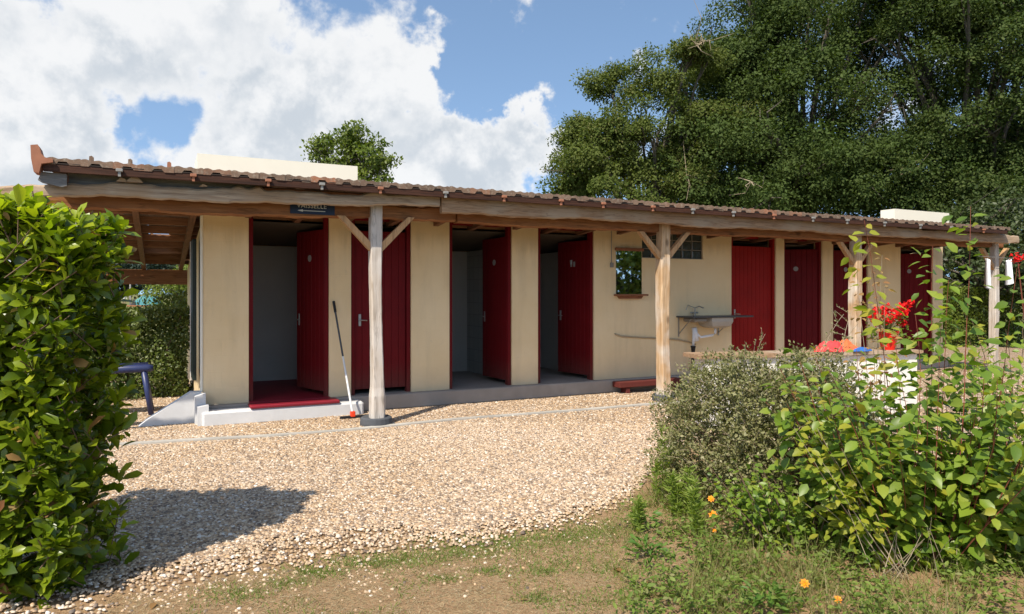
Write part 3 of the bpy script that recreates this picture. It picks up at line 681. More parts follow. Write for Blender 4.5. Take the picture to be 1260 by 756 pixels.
def post(px, w, m, footr, seed, top=2.62, Y=8.15, base=(520, 8.3)):
    x = WX(px, Y); rnd = random.Random(seed); V = []; F = []
    zs = np.linspace(.03, top, 26); n = 8
    for i, z in enumerate(zs):
        f = 1 + .06 * math.sin(z * 3 + seed) - .05 * z / top; dx = .012 * math.sin(z * 1.9 + seed); a = w / 2 * f; c = a * .8; e = .012
        if seed == 1 and z < .38: a *= 1.18
        for (ux, uy) in ((-c, -a), (c, -a), (a, -c), (a, c), (c, a), (-c, a), (-a, c), (-a, -c)): V.append((x + dx + ux + rnd.uniform(-1, 1) * .002, Y + .075 + uy + rnd.uniform(-1, 1) * .002, z))
    for i in range(len(zs) - 1):
        for k in range(n): j = (k + 1) % n; F.append((i * n + k, i * n + j, (i + 1) * n + j, (i + 1) * n + k))
    F += [tuple(range(n - 1, -1, -1)), tuple(range(len(V) - n, len(V)))]
    Y += -.0
    p = mo('post', V, F, m, bld)
    yc = Y + .075
    for s in (-1, 1):
        L = rnd.uniform(.36, .42); z0 = 2.03 + rnd.uniform(-.02, .02); q = .036
        xa = x + s * w * .42; xb = xa + s * L; zb = z0 + L + .02
        bb = B(); d = .05
        bb.prism([(xa, z0), (xb, zb), (xb - s * .085, zb + .0), (xa, z0 + .11)][::s], 1, yc - q, yc + q)
        bb.build('brace', M_BRACE, p)
    ft = B(); ft.lathe([(footr * .98, -.03), (footr, .03), (footr * .97, .085), (footr * .86, .10), (w * .3, .075)], (x, yc, 0), 20); ft.build('footing', M_FOOT, p, smooth=False)
    return p
p1 = post(465, .135, M_POST, .19, 1); post(820, .16, M_POSTN, .16, 2); post(1057, .165, M_POSTN, .16, 3); post(1228, .135, M_POST, .14, 4)

# ------------------------------------------------------------------ things on and by the wall
def sign():
    Y = 8.215; x0, x1 = WX(357, Y), WX(412, Y); z0, z1 = WZ(385, 264, Y), 2.62
    t = thing('sign', ((x0 + x1) / 2, Y, z0), 'small dark blue VAISSELLE sign with a white arrow under the porch beam', 'sign')
    B().box(x0, x1, Y, Y + .014, z0, z1, .003).build('board', M_SIGN, t)
    def text(s, size, x, z, name):
        cu = bpy.data.curves.new(name, 'FONT'); cu.body = s; cu.size = size; cu.extrude = .0015; cu.align_x = 'CENTER'; cu.space_character = 1.05
        tmp = bpy.data.objects.new(name, cu); C.objects.link(tmp); dg = bpy.context.evaluated_depsgraph_get(); dg.update()
        me = bpy.data.meshes.new_from_object(tmp.evaluated_get(dg)); bpy.data.objects.remove(tmp); me.materials.clear(); me.materials.append(M_LETTER)
        put(bpy.data.objects.new(name, me), t, Matrix.Translation((x, Y - .002, z)) @ Matrix.Rotation(rad(90), 4, 'X'))
    xm = (x0 + x1) / 2 - .01
    text('VAISSELLE', .072, xm, z0 + .070, 'lettering')
    az = z0 + .038; b = B(); b.box(xm - .10, xm + .15, Y - .0035, Y - .0005, az - .004, az + .004)
    b.prism([(xm - .16, az), (xm - .10, az - .014), (xm - .10, az + .014)], 1, Y - .0035, Y - .0005); b.build('arrow', M_LETTER, t)
sign()

def mirror():
    x0, x1 = WX(757.5, YW), WX(789, YW); z0, z1 = WZ(773, 362, YW), WZ(773, 309, YW)
    t = thing('wall_mirror', ((x0 + x1) / 2, YW, z0), 'upright rectangular wall mirror between a wooden top rail and small wooden shelf', 'mirror')
    B().box(x0, x1, YW - .012, YW - .002, z0, z1).build('glass', M_MIRROR, t)
    B().box(x0 - .02, x1 + .02, YW - .05, YW - .002, z1 + .001, z1 + .045, .004).build('top_rail', M_SHELF, t)
    B().box(x0 - .04, x1 + .05, YW - .13, YW - .002, z0 - .03, z0 - .001, .004).build('shelf', M_SHELF, t)
    b = B(); b.prism([(x0 + .02, z0 - .031), (x1 - .0, z0 - .031), (x1 - .04, z0 - .075), (x0 + .06, z0 - .075)], 1, YW - .06, YW - .002); b.build('bracket', M_SHELF, t)
    x2 = WX(812, YW)
    t = thing('hair_dryer', (x2, YW, z0), 'black wall hair dryer on a white holder beside the mirror', 'hair dryer')
    b = B(); b.box(x2 - .11, x2 + .04, YW - .09, YW - .002, z0 - .03, z0 + .05, .01); b.build('holder', M_WPVC, t)
    b = B(); b.tube([(x2 - .12, YW - .10, z0 - .0), (x2 + .09, YW - .10, z0 + .02)], [.02, .03], 8); b.tube([(x2 + .05, YW - .10, z0 + .02), (x2 + .0, YW - .09, z0 + .18), (x2 - .02, YW - .06, z0 + .28)], [.035, .026, .012], 8); b.build('body', M_BLACK, t)
    pts = [(x2 - .03 + .05 * math.sin(k * 1.1), YW - .03, z0 + .28 - .26 * abs(math.sin(k * .45))) for k in range(12)]
    B().tube([(x2 + .05, YW - .03, z0 + .45), (x2 + .06, YW - .02, z0 + .2), (x2, YW - .03, z0 + .06)], .005, 5).tube(pts, .004, 5).build('cord', M_BLACK, t)
mirror()
def conduit():
    x = WX(752, YW); zt = WZ(752, 283, YW); zb = WZ(752, 325, YW)
    t = thing('light_switch', (x, YW, zb), 'small grey light switch with hooked conduit on the ochre wall by the mirror', 'switch')
    B().box(x - .028, x + .028, YW - .04, YW - .002, zb - .055, zb + .02, .006).build('switch_box', M_GREYP, t)
    B().tube([(x, YW - .012, zb + .02), (x, YW - .012, zt - .02), (x + .02, YW - .015, zt + .01), (x + .09, YW - .02, zt + .012), (x + .12, YW - .03, zt - .01), (x + .10, YW - .03, zt - .03)], .006, 6).build('conduit', M_GREYP, t)
conduit()
def sink():
    x0, x1 = WX(849, 9.0), WX(926, 8.95); zt = WZ(880, 389, 9.0); y0 = 8.92
    x1 = min(x1, OP[4][0] + .22)
    t = thing('sink', ((x0 + x1) / 2, YW, zt - .2), 'stone washbasin with thin dark counter fixed under the window beside the bright red door', 'sink')
    B().box(x0, x1, y0, YW - .003, zt - .028, zt, .006).build('counter', plain('dark_counter', (.06, .065, .07), .35), t)
    xa, xb = x0 + .42, x0 + .88; b = B()
    ring = []; V = []; F = []
    for (s, z) in ((1.0, zt - .03), (1.0, zt - .10), (.86, zt - .17), (.55, zt - .205)):
        cx, cy = (xa + xb) / 2, (y0 + YW) / 2 - .01; hx, hy = (xb - xa) / 2 * s, .18 * s
        V += [(cx - hx, cy - hy, z), (cx + hx, cy - hy, z), (cx + hx, cy + hy, z), (cx - hx, cy + hy, z)]
    for r in range(3):
        for k in range(4): F.append((r * 4 + k, (r + 1) * 4 + k, (r + 1) * 4 + (k + 1) % 4, r * 4 + (k + 1) % 4))
    F += [(0, 1, 2, 3), (15, 14, 13, 12)]
    b.add(V, F).build('basin', plain('stone_basin', (.45, .40, .33), .6, .2), t)
    b = B(); b.box(x0 + .1, x0 + .36, y0 + .06, YW - .05, zt - .10, zt - .03, .02); b.build('small_basin', plain('stone_basin_small', (.30, .26, .21), .6, .2), t)
    b = B(); xf = (x0 + xa) / 2 + .13
    b.tube([(xf, YW - .08, zt), (xf, YW - .08, zt + .13), (xf + .03, YW - .15, zt + .16), (xf + .06, YW - .22, zt + .13)], .011, 7); b.tube([(xf - .08, YW - .06, zt + .05), (xf + .08, YW - .06, zt + .05)], .012, 7)
    b.tube([(xf, YW - .08, zt + .13), (xf - .1, YW - .02, zt + .18), (xf - .14, YW - .02, zt + .1)], .006, 6); b.build('tap', M_STEEL, t)
    for x in (x0 + .05, xb + .04):
        B().box(x - .01, x + .01, YW - .02, YW - .003, zt - .35, zt - .03).tube([(x, YW - .02, zt - .3), (x, y0 + .1, zt - .04)], .009, 6).build('bracket', M_STEEL, t)
    b = B(); cx = (xa + xb) / 2
    b.tube([(cx, 9.12, zt - .2), (cx, 9.12, zt - .30), (cx - .05, 9.13, zt - .33), (cx - .27, 9.18, zt - .36), (cx - .33, 9.2, zt - .30), (cx - .36, 9.2, zt - .24), (cx - .40, 9.2, zt - .26), (cx - .41, 9.2, zt - .5)], .022, 8)
    b.tube([(cx - .39, 9.2, zt - .20), (cx - .34, 9.2, zt - .42)], .045, 10); b.build('drain_trap', M_WPVC, t, smooth=True)
    B().tube([(cx - .41, 9.2, zt - .5), (cx - .41, 9.2, zt - .58), (cx - .41, 9.2, .0)], [.045, .03, .03], 8).build('drain_pipe', M_BLACK, t)
    # supply pipe running along the wall
    zp = lambda px, py: (WX(px, YW - .02), YW - .02, WZ(px, py, YW - .02))
    t2 = thing('water_pipe', zp(757, 411), 'thin painted water pipe running along the ochre wall to the sink', 'pipe')
    B().tube([(zp(757, 411)[0], YW + .01, zp(757, 411)[2]), zp(759, 412), zp(766, 414), zp(790, 415.5), zp(815, 416.5), zp(835, 418), zp(848, 421), zp(856, 424)], .013, 7).build('pipe', plain('pipe_paint', (.42, .33, .21), .7), t2, smooth=True)
sink()
# little maroon ledge at the foot of the wall
def ledge():
    x0, x1 = WX(758, 9.1), WX(835, 9.1)
    t = thing('maroon_bench', ((x0 + x1) / 2, 9.1, 0), 'low maroon ledge board on short feet against the wall by the second post', 'ledge')
    B().box(x0, x1, 9.0, 9.2, .10, .185, .006).build('board', M_RED, t)
    for x in (x0 + .14, x1 - .2): B().box(x, x + .07, 9.02, 9.18, .0, .098, .005).build('foot', M_RED, t)
ledge()
def squeegee():
    Yb, Yt = 8.62, 9.33
    xb, yb = gp(434, 515); xt = WX(410.5, Yt); zt = WZ(410.5, 371, Yt)
    P = lambda u: (xb + (xt - xb) * u, yb + (Yt - yb) * u, .05 + (zt - .05) * u)
    t = thing('squeegee', (xb, yb, 0), 'long floor squeegee with red head and black grip leaning on the wall between the doors', 'squeegee')
    B().tube([P(0), P(.5)], .013, 8).build('pole', M_WPVC, t); B().tube([P(.5), P(.9)], .0125, 8).build('upper_pole', M_FOOT, t); B().tube([P(.9), P(1)], .018, 8).build('grip', M_BLACK, t)
    B().box(xb - .03, xb + .03, yb - .03, yb + .03, .02, .09, .008).build('socket', plain('red_plastic', (.8, .06, .02), .4), t)
    B().box(xb - .16, xb + .22, yb - .02, yb + .015, .006, .035, .004).build('blade', M_BLACK, t)
squeegee()

# low white wall with a plank top, and what lies on it
LZ = .86
LA = np.array(gp(858, 437, LZ)); LB = np.array(gp(1135, 431, LZ))
def low_wall():
    t = thing('low_wall', (*((LA + LB) / 2), 0), 'low white rendered wall with a weathered grey timber top behind the bushes', 'wall')
    d = LB - LA; L = np.linalg.norm(d); d /= L; n = np.array([-d[1], d[0]])
    def slab(name, u0, u1, v0, v1, z0, z1, m, jit=0):
        V = []
        for z in (z0, z1):
            for (u, v) in ((u0, v0), (u1, v0), (u1, v1), (u0, v1)): q = LA + d * u + n * v; V.append((q[0], q[1], z))
        return mo(name, V, [(3, 2, 1, 0), (4, 5, 6, 7), (0, 1, 5, 4), (1, 2, 6, 5), (2, 3, 7, 6), (3, 0, 4, 7)], m, t)
    slab('wall_body', .12, L - .05, .03, .30, -.02, LZ - .05, plain('white_render', (.78, .74, .68), .9, .1, 9, bs=.5))
    u = 0
    for k in range(3):
        w = L / 3; slab('top_plank', u + .004, u + w - .004, -.02 - .01 * (k % 2), .36, LZ - .045 + .003 * k, LZ, M_SLABG if k else M_SLAB); u += w
low_wall()
def crumple(name, c, sx, sy, h, m, label, cat, seed):
    r = np.random.default_rng(seed); n = 31; V = []; F = []
    for i in range(n):
        for j in range(n):
            u, v = i / (n - 1) * 2 - 1, j / (n - 1) * 2 - 1; rr = math.hypot(u, v); k = (.8 + .25 * float(vnoise(np.array(math.atan2(v, u) * 2.5 + 20), np.array(1.0), 1.0, seed))) / max(1, rr)
            x, y = u * k * sx * (1 + .15 * math.sin(5 * v + seed)), v * k * sy * (1 + .15 * math.sin(4 * u + seed))
            q1 = float(vnoise(np.array(u * 2.2 + v), np.array(v * 2.4), 1.0, seed)); q2 = 1 - abs(2 * float(vnoise(np.array(u * 4 + 9), np.array(v * 4 - u * 2), 1.0, seed + 3)) - 1); q3 = 1 - abs(2 * float(vnoise(np.array(u * 9 + 9), np.array(v * 8), 1.0, seed + 5)) - 1)
            z = h * max(0, 1 - (min(rr, 1)) ** 2.6) * (.25 + .45 * q1 + .35 * q2 + .12 * q3)
            V.append((c[0] + x, c[1] + y, c[2] + .004 + max(0, z)))
    for i in range(n - 1):
        for j in range(n - 1): a = i * n + j; F.append((a, a + n, a + n + 1, a + 1))
    return tag(mo(name, V, F, m, smooth=True), label, cat)
def on_ledge(px): 
    A, Bp = LA, LB; r = ratio(px); t_ = (A[0] - r * A[1]) / (r * (Bp[1] - A[1]) - (Bp[0] - A[0])); return A + (Bp - A) * t_
def at_ledge(px, off=.12):
    q = on_ledge(px); d = (LB - LA) / np.linalg.norm(LB - LA); return (float(q[0] - d[1] * off), float(q[1] + d[0] * off), LZ)
crumple('cloth', at_ledge(1029), .25, .17, .13, M_CLOTHR, 'crumpled coral red cloth lying on the low timber topped wall', 'cloth', 2)
crumple('cloth', at_ledge(1052, .16), .19, .14, .13, M_CLOTHO, 'crumpled orange cloth on the low wall between red and blue cloths', 'cloth', 5)
crumple('cloth', at_ledge(1062, .02), .17, .07, .05, M_CLOTHB, 'small bundle of blue cloth at the front edge of the low wall', 'cloth', 8)

# towels by the fourth post
def towel(px, py0, py1, w, label, seed):
    Y = 8.05; x = WX(px, Y); z1 = WZ(px, py0, Y); z0 = WZ(px, py1, Y); V = []; F = []; n, m = 9, 12
    for i in range(n):
        for j in range(m): u = i / (n - 1) - .5; v = j / (m - 1); V.append((x + u * w * (1 - .15 * v) + .03 * v * (seed - 1), Y + .035 * math.sin(u * 17 + seed) * (.4 + v), z1 + (z0 - z1) * v + .03 * u * (1 if seed > 1 else -1)))
    k = len(V); V += [(a, b_ + .012, c) for a, b_, c in V]
    for i in range(n - 1):
        for j in range(m - 1): a = i * m + j; F += [(a, a + m, a + m + 1, a + 1), (k + a, k + a + 1, k + a + m + 1, k + a + m)]
    for i in range(n - 1): F += [(i * m, k + i * m, k + i * m + m, i * m + m)]
    tag(mo('towel', V, F, M_CLOTHW, smooth=True), label, 'towel')
towel(1216, 319, 355, .14, 'narrow white towel hanging just left of the rightmost porch post', 1)
towel(1241, 320, 350, .16, 'white towel hanging just right of the rightmost porch post', 2)
def line():
    Y = 8.06; x0, x1 = WX(1205, Y), WX(1300, Y); z = WZ(1216, 317, Y)
    tag(B().tube([(x0, Y, z + .02), ((x0 + x1) / 2, Y, z - .01), (x1, Y, z + .01)], .004, 5).build('clothes_line', M_GREYP), 'thin clothes line strung past the rightmost porch post', 'clothes line')
line()

# navy bench at the left
def bench():
    x, y = gp(182, 511); zt = .60
    t = thing('navy_bench', (x, y, 0), 'navy blue metal bench with splayed leg standing before the far hedge', 'bench')
    xl = x - .95; n = 12; V = []; pts = []
    B().tube([(xl, y + .02, zt), (x + .0, y + .02, zt), (x + .06, y + .02, zt)], [.05, .05, .038], 12).build('top_rail', M_NAVY, t, smooth=True)
    B().tube([(xl, y + .36, zt), (x + .0, y + .36, zt)], .045, 12).build('rear_rail', M_NAVY, t, smooth=True)
    B().box(xl, x, y + .06, y + .32, zt - .01, zt + .02, .004).build('seat', M_NAVY, t)
    for (a, s) in ((x - .03, 1), (xl + .1, -1)): B().tube([(a - s * .02, y + .02, zt - .02), (a + s * .07, y + .0, 0)], .035, 10).build('leg', M_NAVY, t, smooth=True); B().tube([(a - s * .02, y + .36, zt - .02), (a + s * .07, y + .38, 0)], .035, 10).build('leg', M_NAVY, t, smooth=True)
bench()

# ------------------------------------------------------------------ foliage engine
def nrm(v): return v / (np.linalg.norm(v, axis=-1, keepdims=True) + 1e-9)
T_BIG = (np.array([(0, 0, 0), (.28, -.42, .07), (.28, 0, 0), (.28, .42, .07), (.62, -.40, .05), (.62, 0, -.02), (.62, .40, .05), (1, 0, -.10)]),
         [(0, 2, 1), (0, 3, 2), (1, 2, 5), (1, 5, 4), (2, 3, 6), (2, 6, 5), (4, 5, 7), (5, 6, 7)])
T_LAU = (np.array([(0, 0, 0), (.3, -.34, .09), (.3, 0, .02), (.3, .34, .09), (.74, -.46, .06), (.74, 0, 0), (.74, .46, .06), (1, 0, -.06)]), T_BIG[1])
T_SM = (np.array([(0, 0, 0), (.5, -.5, .06), (1, 0, 0), (.5, .5, .06)]), [(0, 2, 1), (0, 3, 2)])
T_BL = (np.array([(0, -.5, 0), (0, .5, 0), (.55, -.35, .0), (.55, .35, .0), (1, 0, 0)]), [(0, 1, 3), (0, 3, 2), (2, 3, 4)])
def leaves(P, D, N, L, W, T):
    D = nrm(D); N = N - (N * D).sum(1, keepdims=True) * D; N = nrm(N); Sd = np.cross(N, D)
    t = T[0]; n = len(P)
    V = P[:, None] + D[:, None] * (t[None, :, :1] * L[:, None, None]) + Sd[:, None] * (t[None, :, 1:2] * W[:, None, None]) + N[:, None] * (t[None, :, 2:] * L[:, None, None])
    F = np.array(T[1])[None] + (np.arange(n) * len(t))[:, None, None]
    return V.reshape(-1, 3), F.reshape(-1, 3)
def leaf_obj(name, P, D, N, L, W, T, m, parent, stuff=True, attr=None):
    V, F = leaves(P, D, N, L, W, T); a = rng.uniform(0, 1, len(P)) if attr is None else attr
    o = mo(name, V, F, m, parent, attr=np.repeat(a, len(T[0])))
    if stuff: o['kind'] = 'stuff'
    return o
def rdir(n): return nrm(rng.normal(size=(n, 3)))
def single_leaves(name, P, D, N, L, W, mats, parent, T=T_BIG, nvar=5):
    D = nrm(D); N = N - (N * D).sum(1, keepdims=True) * D; N = nrm(N); Sd = np.cross(N, D)
    ms = []
    for m in mats:
        for k in range(nvar):
            t = T[0].copy(); t[:, 2] *= random.uniform(.4, 2.2); t[:, 1] *= random.uniform(.9, 1.1); t[-1, 2] += random.uniform(-.1, .06)
            ms.append(npmesh(name, t, T[1], m, attr=np.zeros(len(t)), smooth=True))
    for i in range(len(P)):
        A = np.eye(4); A[:3, 0] = D[i] * L[i]; A[:3, 1] = Sd[i] * W[i]; A[:3, 2] = N[i] * L[i]; A[:3, 3] = P[i]
        put(bpy.data.objects.new(name, random.choice(ms)), parent, Matrix(A.tolist()))
def pick(P, D, N, L, W, n, depthbias=None):
    """indices of the n leaves that show largest in the photograph"""
    px, py, d = proj(P + D * L[:, None] * .5); v = nrm(P - np.array([0, 0, EYE])); Nn = nrm(N)
    s = L * W / d ** 2 * (.25 + np.abs((Nn * v).sum(1)))
    s = np.where((px > -5) & (px < 1265) & (py > -5) & (py < 760), s, 0)
    if depthbias is not None: s = s * depthbias
    return np.argsort(-s)[:n]

# ------------------------------------------------------------------ laurel hedge, left foreground
def laurel():
    zc0, zc1, l1, l0, H = 3.5, 4.12, -2.22, -5.2, 1.95
    cx, cy = cl((zc0 + zc1) / 2, (l0 + l1) / 2)
    t = thing('laurel_hedge', (cx, cy, 0), 'clipped cherry laurel hedge with glossy yellow green leaves in the left foreground', 'hedge')
    f3 = np.array([FW[0], FW[1], 0]); r3 = np.array([RT[0], RT[1], 0]); up = np.array([0, 0, 1.])
    SP, SN = [], []
    def face(n, gen): 
        for _ in range(n): p, nn = gen(); SP.append(p); SN.append(nn)
    R = random.uniform
    def W(z, l, h): return f3 * z + r3 * l + up * h
    def bul(h, l): return .05 * math.sin(h * 3.1 + l * 2.2) + .04 * math.sin(h * 6 + l * 5) - .10 * max(0, (h - 1.75) / .27) ** 2 - .05 * max(0, (.4 - h) / .4)
    def front():
        l = R(-3.3 if random.random() < .8 else l0, l1) ; h = R(.02, H); l = l if l < l1 - .05 * max(0, 1 - h) else l - .25; return W(zc0 + R(0, .16) - bul(h, l) + max(0, l - l1 + .15) * .5, l, h), -f3 + up * .25
    def side():
        z = R(zc0, zc1); h = R(.02, H); return W(z, l1 - R(0, .16) + bul(h, z) - .04 - .05 * max(0, 1 - h / .9), h), r3 * .9 - f3 * .1 + up * .3
    def top():
        z = R(zc0, zc1); l = R(-3.6 if random.random() < .8 else l0, l1); return W(z, l, H - R(0, .12) + .05 * math.sin(l * 4) + .04 * math.sin(l * 9 + z * 5) - .12 * max(0, (l - l1 + .25) / .25) ** 2), up
    def back():
        l = R(-3.3, l1); h = R(.02, H); return W(zc1 - R(0, .1), l, h), f3 + up * .2
    face(660, front); face(360, side); face(500, top); face(260, back)
    SP = np.array(SP); SN = np.array(SN); P, D, N, L, Wd, isY = [], [], [], [], [], []
    tw = B()
    for s, nn in zip(SP, SN):
        h = s[2]; ax = nrm(nn + up * (.75 if h < 1.8 else 1.2) + rng.normal(size=3) * .35); k = random.randint(4, 7); L0 = R(.05, .11)
        a0 = R(0, 6.28); u = nrm(np.cross(ax, rng.normal(size=3))); v = np.cross(ax, u); young = random.random() < (.9 if h > 1.72 else .38 if h > 1.2 else .2)
        if random.random() < .25: tw.tube([s - ax * L0 * 1.6 - nn * .05, s + ax * L0], .0028, 4, cap=False)
        for j in range(k):
            a = a0 + j * 2.4; e = .95 - .5 * j / k; o = u * math.cos(a) + v * math.sin(a)
            d = nrm(o * e + ax * (1 - e * .55) + rng.normal(size=3) * .12); n = nrm(ax * 1.0 - o * .35 + rng.normal(size=3) * .15)
            P.append(s + ax * (j / k - .5) * L0 + o * .004); D.append(d); N.append(n); l = R(.055, .14) * (1 if j < k - 2 else .72); L.append(l); Wd.append(l * R(.44, .54)); isY.append(young and j > k * .3)
    P, D, N, L, Wd, isY = map(np.array, (P, D, N, L, Wd, isY))
    # inner leaves make it opaque
    n = 4600; z = rng.uniform(zc0 + .14, zc1 - .1, n); l = rng.uniform(-3.6, l1 - .30, n); h = rng.uniform(.02, H - .05, n)
    IP = f3 * z[:, None] + r3 * l[:, None] + up * h[:, None]
    leaf_obj('inner_foliage', IP, rdir(n), rdir(n) - f3 * .6, rng.uniform(.07, .12, n), rng.uniform(.035, .055, n), T_LAU, L_LAUREL, t)
    isY = isY.astype(int); isY[rng.uniform(0, 1, len(isY)) < .014] = 2
    sel = pick(P, D, N, L, Wd, 300, None); msk = np.zeros(len(P), bool); msk[sel] = True
    for yy, m in ((0, L_LAUREL), (1, L_LAURELY), (2, L_DRY)):
        q = msk & (isY == yy); single_leaves('leaf', P[q], D[q], N[q], L[q], Wd[q], [m], t, T_LAU)
        q = ~msk & (isY == yy); o = leaf_obj('foliage', P[q], D[q], N[q], L[q], Wd[q], T_LAU, m, t)
    tag(tw.build('twigs', M_TWIG, t), kind='stuff')
    st = B()
    for k in range(9):
        b0 = W(R(zc0 + .25, zc1 - .2), l1 - .3 - k * .28, 0); st.tube([b0, b0 + up * .7 + rng.normal(size=3) * .06, b0 + up * 1.5 + rng.normal(size=3) * .12], [.022, .016, .008], 6)
    tag(st.build('stems', M_TWIG, t), kind='stuff')
laurel()

# ------------------------------------------------------------------ trees
def tree(name, base, clumps, label, mleaf, nleaf, lsize, trunk_r, trunk_h, group=None, big=None, cat='tree', dead=0, cr=(.7, 1.15), flat=.75, seed=1, dens=None, trunkxy=None):
    """clumps: list of ellipsoids (cx,cy,cz,rx,ry,rz,n)"""
    r = np.random.default_rng(seed)
    t = thing(name, (base[0], base[1], 0), label, cat, group)
    CC, CR, CO = [], [], []
    for (cx, cy, cz, rx, ry, rz, n) in clumps:
        d = r.normal(size=(n, 3)); d /= np.linalg.norm(d, axis=1, keepdims=True); rr = r.uniform(.35, 1.0, (n, 1)) ** .55
        q = np.array([cx, cy, cz]) + d * rr * np.array([rx, ry, rz])
        if big:
            nb = max(2, n // 9); bc = q[:nb]; j = r.integers(0, nb, n); e = r.normal(size=(n, 3)); e[:, 2] = np.abs(e[:, 2]) * 1.0 - .25; e /= np.linalg.norm(e, axis=1, keepdims=True)
            bs = r.uniform(big * .6, big * 1.25, nb) * min(1, rx / 2.2); q = bc[j] + e * bs[j][:, None] * r.uniform(.75, 1.05, (n, 1)) * np.array([1, 1, .8]); q0 = np.array([cx, cy, cz]) + d * rr * np.array([rx, ry, rz]); kp = r.uniform(0, 1, n) < .42; q[kp] = q0[kp]; d = e * .7 + d * .3
            d /= np.linalg.norm(d, axis=1, keepdims=True)
        CC.append(q); CR.append(r.uniform(cr[0], cr[1], n)); CO.append(d)
    CC = np.concatenate(CC); CR = np.concatenate(CR); CO = np.concatenate(CO); m = len(CC)
    w = CR ** 2; w /= w.sum(); idx = r.choice(m, nleaf, p=w)
    d = r.normal(size=(nleaf, 3)); d /= np.linalg.norm(d, axis=1, keepdims=True); rr = r.uniform(0, 1, (nleaf, 1)) ** .30
    off = d * rr * CR[idx][:, None]; off[:, 2] *= flat; off *= 1 + .35 * np.sin(d[:, :1] * 7 + idx[:, None]) * np.cos(d[:, 1:2] * 6 + idx[:, None] * 1.7)
    P = CC[idx] + off
    keep = (P[:, 2] > .15) & ((d[:, 2] > -.25) | (r.uniform(0, 1, nleaf) < .35)); P = P[keep]; d = d[keep]; idx = idx[keep]; n = len(P)
    N = d * 1.6 + CO[idx] * .4 + np.array([0, 0, .7]) + r.normal(size=(n, 3)) * .42; D = r.normal(size=(n, 3)) + d * .5 - np.array([0, 0, .2])
    L = r.uniform(.7, 1.3, n) * lsize
    leaf_obj('crown', P, D, N, L, L * r.uniform(.5, .75, n), T_SM, mleaf, t, attr=(r.uniform(0, .55, m)[idx] + r.uniform(0, .4, n)) % 1)
    tr = B(); top = np.array([base[0] + r.uniform(-.3, .3), base[1] + r.uniform(-.3, .3), trunk_h])
    tb = np.array([base[0], base[1], -.05]); mid = (tb + top) / 2 + r.normal(size=3) * .08
    tr.tube([tb, tb + np.array([0, 0, .25]), mid, top], [trunk_r * 1.35, trunk_r, trunk_r * .85, trunk_r * .62], 10)
    tr.build('trunk', M_BARK, t, smooth=True)
    lb = B(); k = min(m, 46)
    for j in r.choice(m, k, replace=False):
        c = CC[j]; s = top + (mid - top) * r.uniform(0, .7); md = s * .5 + c * .5 + np.array([0, 0, .15 * np.linalg.norm(c - s)]) + r.normal(size=3) * .25; q = trunk_r * r.uniform(.2, .42)
        lb.tube([s, s * .7 + md * .3 + r.normal(size=3) * .08, md, c * .6 + md * .4 + r.normal(size=3) * .12, c], [q, q * .8, q * .55, q * .35, q * .12], 5, cap=False)
        for _ in range(3): e = c + r.normal(size=3) * CR[j] * .8; lb.tube([c * .7 + md * .3, (c + e) / 2 + r.normal(size=3) * .1, e], [q * .25, q * .15, q * .05], 4, cap=False)
    tag(lb.build('limbs', M_BARK, t), kind='stuff')
    if dead:
        db = B()
        for _ in range(dead):
            j = r.integers(m); c = CC[j] - np.array([FW[0], FW[1], 0]) * CR[j] * .9
            for _ in range(6):
                e = c + r.normal(size=3) * .45; db.tube([c, (c + e) / 2 + r.normal(size=3) * .12, e], [.02, .013, .005], 4, cap=False)
        tag(db.build('dead_twigs', M_DRYTWIG, t), kind='stuff')
    return t
def E(px, py, d, rx, rz, n, ry=None):  # ellipsoid clump set given by photo position and distance
    x, y = cl(d, (px - 630) / FPX * d); return (x, y, EYE + (HOR - py) / FPX * d, rx, ry or rx, rz, n)
def B2(px, d): x, y = cl(d, (px - 630) / FPX * d); return (x, y)
G = 'tall oaks behind the building'
tree('oak_tree', B2(790, 27), [E(800, 160, 27, 2.4, 2.2, 90), E(735, 200, 26.5, 1.6, 1.3, 50), E(745, 108, 27, .8, .5, 12), E(835, 85, 27, 1.7, .6, 26), E(705, 215, 27, .8, 1.5, 24), E(860, 180, 27, 1.7, 2.0, 50), E(705, 165, 27, .6, .8, 12), E(770, 245, 27, 3, 1.3, 60)],
     'sparser light green oak crown leftmost behind the roof, sky showing through', L_OAKL, 140000, .105, .34, 3.4, G, .8, dead=5, cr=(.32, .68), seed=3)
tree('oak_tree', B2(985, 29), [E(960, 130, 29, 4.2, 4.2, 210), E(945, 80, 28.5, 2.2, 1.5, 45), E(1020, 20, 29, 4.2, 2.6, 110), E(900, 200, 27.5, 2.8, 1.8, 64), E(1010, 210, 27.5, 3.2, 1.6, 70), E(880, 110, 29, 1.6, 1.4, 30), E(898, 82, 29, 1.4, .8, 22), E(860, 235, 26.5, 1.8, .8, 36), E(965, 25, 29, 1.8, 1.4, 34), E(960, 240, 26.5, 3.4, 1.0, 60), E(1060, 240, 26.5, 2.6, 1.2, 50)],
     'largest dark green oak with broad rounded crown in the middle of the row', L_OAK, 290000, .115, .5, 4.0, G, 1.5, dead=6, cr=(.42, .95), seed=5)
tree('oak_tree', B2(1200, 28), [E(1170, 110, 28, 4.2, 4.6, 210), E(1250, 60, 28, 3.6, 4.2, 110), E(1120, 30, 28.5, 3.4, 3.0, 90), E(1200, 240, 26.5, 3.6, 1.8, 90), E(1290, 200, 27, 3, 3, 60), E(1090, 220, 26.5, 2.2, 1.5, 50)],
     'tall oak at the right edge of the photo above the end of the roof', L_OAK, 290000, .115, .5, 4.0, G, 1.5, dead=5, cr=(.42, .95), seed=8)
